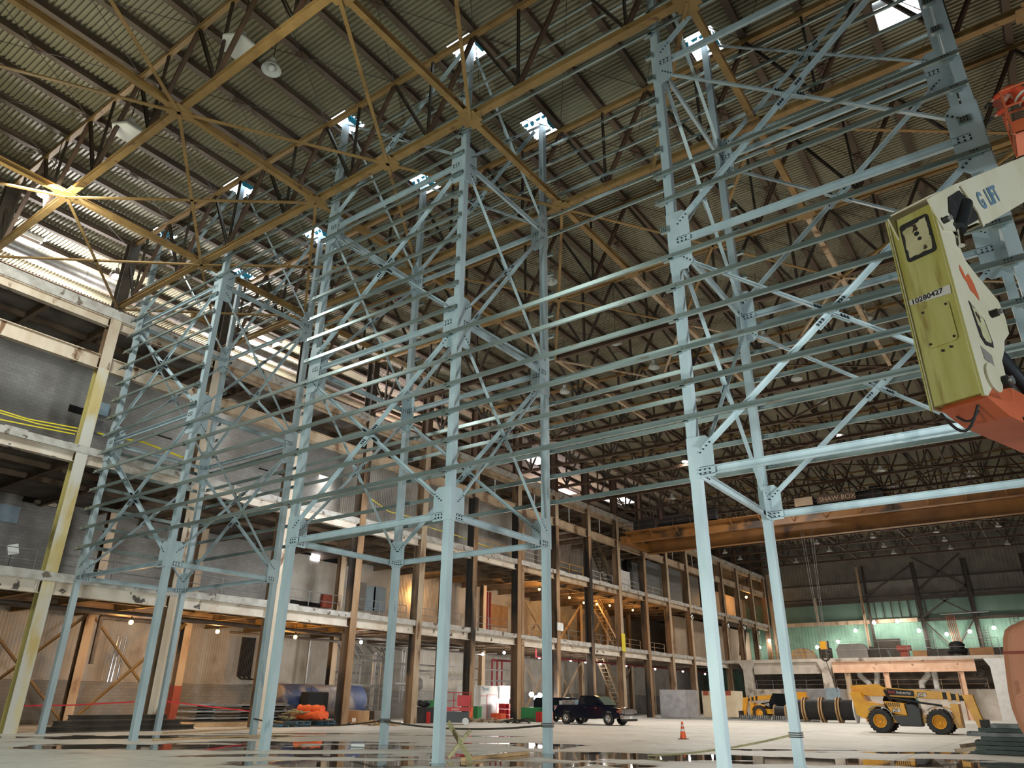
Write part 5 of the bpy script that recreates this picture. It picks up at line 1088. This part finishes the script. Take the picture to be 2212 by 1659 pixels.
skin('body', [hip, chest, neck, head, nearp(head, neck, -.5), shl, ell, hl, shr, elr, hr, hip+G([0, -.11, -.06]), knl, ftl, tol, hip+G([0, .11, -.06]), knr, ftr, tor],
     [(0, 1), (1, 2), (2, 3), (3, 4), (1, 5), (5, 6), (6, 7), (1, 8), (8, 9), (9, 10), (0, 11), (11, 12), (12, 13), (13, 14), (0, 15), (15, 16), (16, 17), (17, 18)],
     [.12, .13, .055, .09, .08, .06, .042, .03, .06, .042, .03, .09, .06, .045, .035, .09, .06, .045, .035], SKIN, t)
skin('jacket', [hip, nearp(hip, chest, .5), chest, shl, ell, nearp(ell, hl, .75), shr, elr, nearp(elr, hr, .75)], [(0, 1), (1, 2), (2, 3), (3, 4), (4, 5), (2, 6), (6, 7), (7, 8)], [.15, .155, .16, .085, .065, .05, .085, .065, .05], HIVIS, t)
skin('trousers', [hip, hip+G([0, -.11, -.07]), knl, nearp(knl, ftl, .9), hip+G([0, .11, -.07]), knr, nearp(knr, ftr, .9)], [(0, 1), (1, 2), (2, 3), (0, 4), (4, 5), (5, 6)], [.145, .11, .08, .065, .11, .08, .065], DENIM, t)
for f_, tt in ((ftl, tol), (ftr, tor)): skin('boot', [f_, tt], [(0, 1)], [.06, .05], BLACK, t, 1)
MB().ball(head+G([-.05, 0, .02]), .125, n=8, sc=(1, .9, .85)).cyl(head+G([-.10, 0, -.06]), head+G([-.115, 0, -.075]), .155, n=18).build('hard_hat', SIGNR, t, smooth=True)
fc = MB(); d = (head-neck)/np.linalg.norm(head-neck)
for s in (-1, 1): fc.ball(head+G([-.02, s*.035, -.085]), .012, n=5); fc.ball(head+G([.0, s*.088, -.01]), .022, n=5)
fc.ball(head+G([-.045, 0, -.10]), .016, n=5); fc.box(head+G([.0, -.025, -.10]), head+G([.012, .025, -.09])); fc.build('face', SKIN, t, smooth=True)
for h_, e_ in ((hl, ell), (hr, elr)):
    dd = (h_-e_)/np.linalg.norm(h_-e_); sd = np.cross(dd, G([0, 0, 1.0])); sd /= np.linalg.norm(sd); up_ = np.cross(sd, dd)
    pts = [h_, h_+dd*.05]; ed_ = [(0, 1)]; rd_ = [.034, .036]
    for i, (o_, l_) in enumerate(((-.03, .07), (-.01, .085), (.01, .08), (.03, .065))):
        b0 = h_+dd*.085+sd*o_; m1 = b0+dd*l_*.5-up_*.01; m2 = m1+dd*l_*.3-up_*.03; k_ = len(pts); pts += [b0, m1, m2]; ed_ += [(1, k_), (k_, k_+1), (k_+1, k_+2)]; rd_ += [.011, .010, .009]
    k_ = len(pts); pts += [h_+dd*.03+sd*.045, h_+dd*.07+sd*.065-up_*.01]; ed_ += [(0, k_), (k_, k_+1)]; rd_ += [.012, .010]
    skin('glove', pts, ed_, rd_, BLACK, t, 1)
for q in (.35, .62):
    c = nearp(hip, chest, q); MB().lathe(c, chest-hip, [(.168, 0), (.170, .005), (.170, .045), (.168, .05)], 20).build('reflective_band', REFL, t)

# ---------------------------------------------------------------- things on the hall floor
t = thing('traffic_cone', 'orange traffic cone with white bands standing alone on the floor', 'cone', (-14.96, 34.22, 0))
MB().box((-15.15, 34.03, 0), (-14.77, 34.41, .03)).build('base', BLACK, t)
c = (-14.96, 34.22, .03); MB().lathe(c, (0, 0, 1), [(.15, 0), (.035, .70), (0, .70)], 24).build('cone_body', ORANGE, t, smooth=True)
for z0, z1 in ((.30, .40), (.50, .57)):
    f = lambda z: .15-(.115)*z/.70+.003
    MB().lathe(c, (0, 0, 1), [(f(z0), z0), (f(z1), z1)], 24).build('white_band', WHITE, t, smooth=True)
def timber(a, c, w, h, m, name, label, cat='timber', group=None): return tag(MB().beam(a, c, R(w, h)).build(name, m), label, cat, group)
a = on(969, 1561, 1, 17.35); c = on(1018, 1645, 2, .04); timber(a, c, .05, .14, OLDWOOD, 'leaning_timber', 'mossy timber leaning up to the left beside the middle tower front column')
a = on(1016, 1577, 1, 18.05); c = on(968, 1637, 2, .04); timber(a, c, .05, .09, OLDWOOD, 'leaning_timber', 'thin mossy timber crossing behind the first, rising to the right')
a = on(1000, 1640, 2, .05); c = on(1138, 1626, 2, .05); timber(a, c, .14, .09, WOOD, 'floor_timber', 'pale timber lying flat on the floor by the crossed timbers')
for i, (px0, py0, px1, py1) in enumerate([(330, 1598, 590, 1588), (352, 1583, 560, 1573)]):
    timber(on(px0, py0, 2, .04), on(px1, py1, 2, .04), .12, .06, WOOD, 'floor_timber', 'long pale plank on the floor at the foot of the left tower, %s one' % ['nearer', 'farther'][i])
def cable(p0, p1, sag, r, m, label, n=14):
    p0, p1 = np.array(p0, float), np.array(p1, float); P = []
    for i in range(n+1): f = i/n; q = p0+(p1-p0)*f; q[2] -= sag*4*f*(1-f); q[2] = max(q[2], r+.01); P.append(q)
    return tag(MB().tube(P, r, 6).build('tie_cable', m, smooth=True), label, 'cable', 'cables tied low between the columns')
cable((CX[3]-.13, Y1-.14, .80), (CX[2]+.13, Y1-.14, .78), .18, .035, DARKST, 'dark cable tied low between the back columns of the middle tower')
cable((CX[2]-.13, Y1-.14, .78), (CX[1]+.13, Y1-.14, .70), .22, .03, DARKST, 'dark cable tied low between the left and middle towers')
c = on(1400, 1632, 2, .04); cable((CX[4]-.13, Y1-.14, .75), c, .1, .03, OLDWOOD, 'old strap running from the right tower back column down to the floor')
for i, (x, y, z) in enumerate([(CX[3], Y1, .8), (CX[4], Y1, .75), (CX[2], Y1, .78)]):
    o = MB()
    for j in range(3): o.box((x-.15, y-.15, z-.05+.05*j), (x+.15, y-.135, z-.02+.05*j)).box((x+.14, y-.15, z-.05+.05*j), (x+.155, y+.15, z-.02+.05*j)).box((x-.155, y-.15, z-.05+.05*j), (x-.14, y+.15, z-.02+.05*j))
    tag(o.build('rope_wrap', DARKST), 'dark rope wrapped low round the %s' % ['middle tower right back column', 'right tower left back column', 'middle tower left back column'][i], 'rope')
# gratings
def grating(cx, cy, z, rz, L, Wd, label, m=GALV, n=14):
    o = MB(); ca, sa = math.cos(rz), math.sin(rz); X = np.array([ca, sa, 0]); Yv = np.array([-sa, ca, 0]); c = np.array([cx, cy, z+.06]); Z = np.array([0, 0, 1.])
    for s in (-1, 1): o.ob(c+Yv*s*Wd/2, X*L/2, Yv*.03, Z*.06); o.ob(c+X*s*L/2, X*.03, Yv*Wd/2, Z*.06)
    for i in range(n): q = c+X*(-L/2+L*(i+.5)/n); o.ob(q, X*.045, Yv*Wd/2, Z*.035)
    return tag(o.build('steel_grating', m), label, 'grating', 'stacked gratings')
GG = MATS['dark_green_steel'] if 'dark_green_steel' in MATS else mat('dark_green_steel', (0.045, 0.062, 0.058), (.03, .04, .038), .5, .3, 3)
GG2 = mat('grating_grey', (.17, .18, .18), (.10, .105, .105), .5, .3, 3)
for i, (dx, dy, rz, L, mm) in enumerate([(0, 0, -.10, 3.2, GG), (.1, .1, -.03, 3.1, GG), (.0, .2, .05, 3.0, GG), (.25, .15, -.02, 3.0, GG), (-.05, .1, .08, 3.3, GG2), (.2, .2, -.06, 2.9, GG), (.35, .1, .02, 2.5, GG2)]):
    grating(-1.75+dx, 32.6+dy, .02+.135*i, rz, L, 1.5, '%s steel grating in the stack at the lower right, %s' % ('grey' if mm is GG2 else 'dark', LOW[i]), mm)
for i, (px, py, l) in enumerate([(2064, 1622, .9), (2075, 1612, .8)]):
    a = on(px, py, 2, .08+.12*i); timber(a, a+np.array([l, .35, .12]), .12, .12, TANST, 'scrap_block', 'short brown scrap beam left of the grating stack, %s one' % ['lower', 'upper'][i])
# crates
def cornerbox(pxl, pxr, pyb, Y, depth, h, m, name, label, cat):
    a = on(pxl, pyb, 1, Y); c = on(pxr, pyb, 1, Y); return tag(bev(MB().box((a[0], Y, 0.12), (c[0], Y+depth, h)).build(name, m), .03), label, cat)
cornerbox(1428, 1484, 1553, 76, 3.4, 2.75, WRAP, 'wrapped_crate', 'large grey shrink-wrapped crate beyond the cone', 'crate')
cornerbox(1520, 1592, 1550, 84, 2.6, 2.75, CRATE, 'cream_crate', 'large cream crate with two red tags behind the right tower', 'crate')
for i, px in enumerate((1524, 1572)):
    a = on(px, 1497, 1, 83.9); tag(MB().box((a[0]-.3, 83.95, 2.3), (a[0]+.3, 83.99, 2.75)).build('red_tag', SIGNR), 'red square tag on the cream crate, %s' % ['left', 'right'][i], 'tag')
a = on(1700, 1512, 1, 86); tag(bev(MB().box((a[0]-.5, 86, .1), (a[0]+5.4, 88, 3.0)).build('wrapped_crate', WRAP), .05), 'long grey wrapped crate behind the cable reels', 'crate')
for i, px in enumerate((1793, 1808)):
    a = on(px, 1512, 1, 85.8); tag(MB().box((a[0]-.35, 85.9, 1.2), (a[0]+.35, 85.98, 3.1)).build('blue_sheet', LBLUE), 'light blue upright panel above the cable reels, %s' % ['left', 'right'][i], 'panel')
o = MB().box((-35.8, 75.0, 0), (-20, 75.3, .12)).box((-35.8, 77.0, 0), (-20, 77.3, .12)); tag(o.build('skid_beams', GALV), 'low grey skid beams on the floor under the wrapped crate', 'beams')
# reels
def reel(cx, cy, r, w, label, white=False):
    t = thing('cable_reel', label, 'cable reel', (cx, cy, 0), 'black cable reels')
    for s in (-1, 1):
        x = cx+s*w/2; fl_ = MB().lathe((x-.05, cy, r), (1, 0, 0), [(0, 0), (r, 0), (r, .1), (0, .1)], 32)
        fl_.build('flange', WHITE if (white and s > 0) else WOOD, t)
    MB().lathe((cx-w/2, cy, r), (1, 0, 0), [(r*.78, .05)]+[(r*(.80 if i % 2 else .775), .05+(w-.1)*i/30) for i in range(31)]+[(r*.78, w-.05)], 28).build('cable', BLACK, t, smooth=True)
for i, px in enumerate((1722, 1758, 1795, 1833)):
    a = on(px, 1560, 1, 74.5); reel(a[0], 75.3, 1.06, 1.25, 'tall reel of black cable left of the yellow handler, %s from the left' % ORD[i], i == 3)
a = on(1690, 1555, 1, 79); reel(a[0], 79, .72, 1.1, 'small reel of black cable left of the tall reels')
for i in range(3):
    a = on(1600+i*34, 1555, 1, 77); o = MB()
    for j in range(6): o.box((a[0]+.2*j, 77, .12), (a[0]+.2*j+.08, 78.2, .45))
    o.box((a[0], 77, .05), (a[0]+1.2, 78.2, .12)); tag(o.build('bracket_pallet', GALV), 'low grey pallet of brackets before the second handler, %s from the left' % ORD[i], 'pallet', 'bracket pallets')
# booth
t = thing('white_booth', 'white sheeted booth with red taped door under the left building', 'booth', (-40.9, 55, 0))
bo = bev(MB().box((-43.6, 52.6, 0), (-41.0, 56.8, 2.7)).build('sheeting', WHITE, t), .05)
MB().box((-41.0, 53.5, 1.95), (-40.97, 54.9, 2.0)).box((-41.0, 53.5, 0), (-40.97, 53.56, 2.0)).box((-41.0, 54.84, 0), (-40.97, 54.9, 2.0)).box((-41.0, 52.6, 1.85), (-40.97, 53.5, 1.9)).build('red_tape', RED, t)
MB().box((-41.0, 53.57, 0), (-40.975, 54.83, 1.94)).build('door_flap', WRAP, t)
MB().box((-41.0, 55.2, 1.7), (-40.93, 56.8, 2.75)).build('loose_sheet', WHITE, t)
for yy in (52.75, 54.9): text('Tyvek', (-40.96, yy, 2.3), (0, 1, 0), (0, 0, 1), .42, TXTB, parent=t, bold=.01)
def gbox(px, py, w, d, h, m, name, label, cat, z=0, group=None):
    a = on(px, py, 2, 0); k = .86 if a[1] > 40 else 1; 
    return tag(bev(MB().box((a[0]-w/2, a[1], z), (a[0]+w/2, a[1]+d, z+h)).build(name, m), .03), label, cat, group)
gbox(1150, 1559, 2.2, 1.2, 1.05, GRN, 'green_bin', 'green steel bin beside the burnt columns', 'bin')
for j in range(3):
    for i in range(2):
        gbox(1083+i*9, 1556, .62, .5, .42, RED, 'fuel_can', 'red fuel box in the stack by the booth, %s row, %s' % (LOW[j], ['left', 'right'][i]), 'can', .44*j, 'stacked red boxes')
gbox(905, 1562, 1.3, 1.0, 1.05, BLACK, 'black_bin', 'black bin at the foot of the tan column left of the middle tower', 'bin'); gbox(922, 1563, .22, .25, .75, RED, 'extinguisher', 'red extinguisher on the front of the black bin', 'extinguisher')
o = MB(); a = on(905, 1562, 2, 0); rd = random.Random(9)
for i in range(6): o.ball((a[0]+rd.uniform(-.5, .5), a[1]+.5+rd.uniform(-.2, .2), 1.2+rd.uniform(0, .2)), rd.uniform(.2, .32), n=6, sc=(1, 1, .7))
tag(o.build('rubbish_bags', BLACK, smooth=True), 'black rubbish bags heaped on the black bin', 'bags')
gbox(925, 1558, 1.2, .8, 1.5, GRN, 'green_bin', 'tall green bin behind the black bin', 'bin'); gbox(1022, 1558, .8, .6, 1.1, GRN, 'green_generator', 'small green unit between lift and booth', 'unit')
gbox(1070, 1556, 1.2, .7, .55, ORANGE, 'orange_chute', 'orange wedge container in front of the booth', 'container'); gbox(1108, 1553, .8, .7, .8, LBLUE, 'teal_box', 'small teal box beside the burnt columns', 'box')
gbox(1182, 1562, .5, .5, .8, ORANGE, 'orange_cart', 'orange hand cart behind the pickup tail', 'cart')
for i, (px, m) in enumerate([(1163, RED), (1168, TAPEY), (1173, RED)]): gbox(px, 1560, .5, .4, .75, m, 'fuel_can', '%s can under the glaring site lamps, %s' % ('yellow' if i == 1 else 'red', ORD[i]), 'can')
# tripod for the site lamps
a = on(1158, 1508, 0, -39); o = MB()
for q in range(3): o.cyl((a[0], a[1], a[2]-.2), (a[0]+.5*math.cos(2.1*q), a[1]+.5*math.sin(2.1*q), 0), .025, n=6)
tag(o.build('lamp_tripod', YEL), 'tripod carrying the glaring site lamps', 'tripod')
def heap(px, py, n, m, label, w=1.6, name='scrap_heap', h=.25):
    a = on(px, py, 2, 0); o = MB(); rd = random.Random(px)
    for i in range(n):
        c = np.array([a[0]+rd.uniform(-w, w), a[1]+rd.uniform(0, 1.2), rd.uniform(.03, h)]); q = rd.uniform(-1.2, 1.2); l = rd.uniform(.3, .8)
        o.ob(c, np.array([math.cos(q), math.sin(q), rd.uniform(-.1, .2)])*l, np.array([-math.sin(q), math.cos(q), 0])*.07, (0, 0, .03))
    ob_ = o.build(name, m); ob_['kind'] = 'stuff'; ob_['label'] = label; ob_['category'] = 'scrap'
heap(1045, 1561, 26, TANST, 'low heap of brown scrap in front of the booth'); heap(1092, 1562, 26, DARKST, 'low heap of dark scrap below the red boxes'); heap(800, 1567, 30, WOOD, 'heap of broken timber beside the plywood box'); heap(605, 1568, 24, OLDWOOD, 'heap of old boards before the blue tank', 1.2, h=.9)
gbox(752, 1562, 2.0, 1.0, .8, PLYD, 'plywood_box', 'low orange plywood box right of the near inner columns', 'box'); gbox(782, 1560, 2.4, 1.2, .75, DARKST, 'dark_crate', 'low dark crate right of the plywood box', 'crate')
gbox(763, 1563, .35, .05, .35, WHITE, 'white_card', 'white card on the dark crate', 'card')
def pallet(px, py, z, label, m=PALLETB):
    a = on(px, py, 2, 0); o = MB()
    for j in range(3): o.box((a[0]-.6, a[1]+.5*j, z), (a[0]+.6, a[1]+.5*j+.09, z+.09))
    for j in range(7): o.box((a[0]-.6+.18*j, a[1], z+.09), (a[0]-.6+.18*j+.1, a[1]+1.1, z+.12)); o.box((a[0]-.6+.18*j, a[1], z-.02), (a[0]-.6+.18*j+.1, a[1]+1.1, z)) 
    tag(o.build('pallet', m), label, 'pallet', 'blue pallets')
for i, (px, py, z) in enumerate([(592, 1571, .02), (625, 1570, .02), (625, 1570, .17), (680, 1568, .02), (680, 1568, .17), (715, 1566, .02)]):
    pallet(px, py, z, 'faded blue pallet on the floor before the orange roll, %s of the group' % ORD[i])
q = on(660, 1568, 2, 0); t = thing('tarpaulin_roll', 'bright orange rolled tarpaulins lying on pallets before the blue tank', 'tarpaulin', (q[0], q[1]+.4, .3))
for i, (dy, z, l) in enumerate([(.1, .58, 1.15), (.5, .60, 1.1), (.3, .92, .95)]):
    o = MB(); P = []
    for j in range(9): f = j/8; P.append((.25+.04*math.sin(j*2.1+i), (f-.5)*2*l))
    o.lathe((q[0], q[1]+dy, z), (1, .1, 0), [(0, -l)]+P+[(0, l)], 14).build('roll', ORANGE, t, smooth=True)
tag(MB().box((q[0]-1.3, q[1]-.1, .27), (q[0]+1.3, q[1]+1.0, .34)).build('pallet_board', DARKST), 'dark board on the pallets under the orange rolls', 'board')
ya, yb = on(588, 1520, 0, -43.5)[1], on(770, 1520, 0, -43.5)[1]
t = thing('blue_tank', 'long faded blue and grey horizontal tank under the left building', 'tank', (-43.5, (ya+yb)/2, 0))
MB().lathe((-43.5, ya, 1.35), (0, 1, 0), [(0, -.35), (.7, -.25), (1.1, 0), (1.1, (yb-ya)*.33), (1.13, (yb-ya)*.33), (1.13, (yb-ya)*.34), (1.1, (yb-ya)*.34), (1.1, yb-ya), (.75, yb-ya+.3), (0, yb-ya+.42)], 32).build('tank_shell', TANKB, t, smooth=True)
for f in (.15, .85): MB().box((-44.3, ya+(yb-ya)*f, 0), (-42.7, ya+(yb-ya)*f+.3, .55)).build('saddle', DARKST, t)
a = on(660, 1553, 0, -41.4); c = on(697, 1498, 0, -41.4); tag(bev(MB().box((-42.2, a[1], .05), (-41.4, c[1]+.6, 1.95)).build('black_cabinet', VOID), .1, 3), 'plain black rounded cabinet in front of the blue tank', 'cabinet')
for i in range(5):
    z = .02+.24*(i//2); x = -37.7-.32*(i % 2); o = MB().beam((x, 16.6+.3*i, z+.12), (x, 24.2-.4*i, z+.12), I(.25, .22, .03), up=(0, 0, 1)); tag(o.build('stored_beam', DARKST), 'dark steel beam lying along the foot of the near columns, %s of the pile' % LOW[i], 'beam', 'stored dark beams')
for i in range(6):
    o = MB().box((-42.2+.05*i, 25.8, .25+.17*i), (-40.2-.05*i, 33.2-.4*(i % 3), .33+.17*i))
    for yy in (27, 30, 32): o.box((-42, yy, .33+.17*i), (-40.4, yy+.1, .42+.17*i))
    tag(o.build('sheet_stack', GALV if i % 2 else DARKST), 'layer of grey sheets stacked behind the left tower, %s' % LOW[i], 'sheets', 'stacked sheets')
tag(MB().box((-42.3, 25.6, 0), (-40.1, 33.4, .25)).build('timber_bearers', WOOD), 'pale timber bearers under the stacked grey sheets', 'timber')
gbox(505, 1556, .8, .8, .9, PLYD, 'brown_carton', 'brown carton right of the stacked sheets', 'box')
c = on(773, 1614, 2, 0); tag(MB().cyl((c[0]-.22, c[1]-.1, .05), (c[0]+.22, c[1]+.1, .05), .05, n=12).build('paper_cup', WHITE), 'small white cylinder lying on the wet floor', 'litter')

# pipes slung under the near ground-floor ceiling, stiffeners and bolt rounds on the near edge beam
q0, q1 = on(218, 1335, 0, -45)[1], on(330, 1338, 0, -45)[1]
pipe([(-45, q0, 3.2), (-45, q0, 5.75), (-45, q1, 5.75)], .13, DPIPE, 'elbow_pipe', 'dark pipe with an elbow under the near ground floor ceiling')
for i, (x, z, ya, yb) in enumerate([(-40.2, 5.6, 10, 34), (-42.6, 5.75, 14, 52), (-44.4, 5.5, 30, 70)]):
    pipe([(x, ya, z), (x, yb, z)], .08 + .03*(i == 1), DPIPE, 'ceiling_pipe', 'long dark pipe under the ground floor ceiling, %s from the hall' % ORD[i], group='ceiling pipes')
for i, yy in enumerate((12.6, 15.2, 21.5, 28.0)):
    o = MB().box((XL+.03, yy, 5.95), (XL+.20, yy+.03, 6.48)); tag(o.build('beam_stiffener', WHITEBEAM), 'upright stiffener plate on the near white edge beam, %s from the left' % ORD[i], 'plate', 'beam stiffeners')
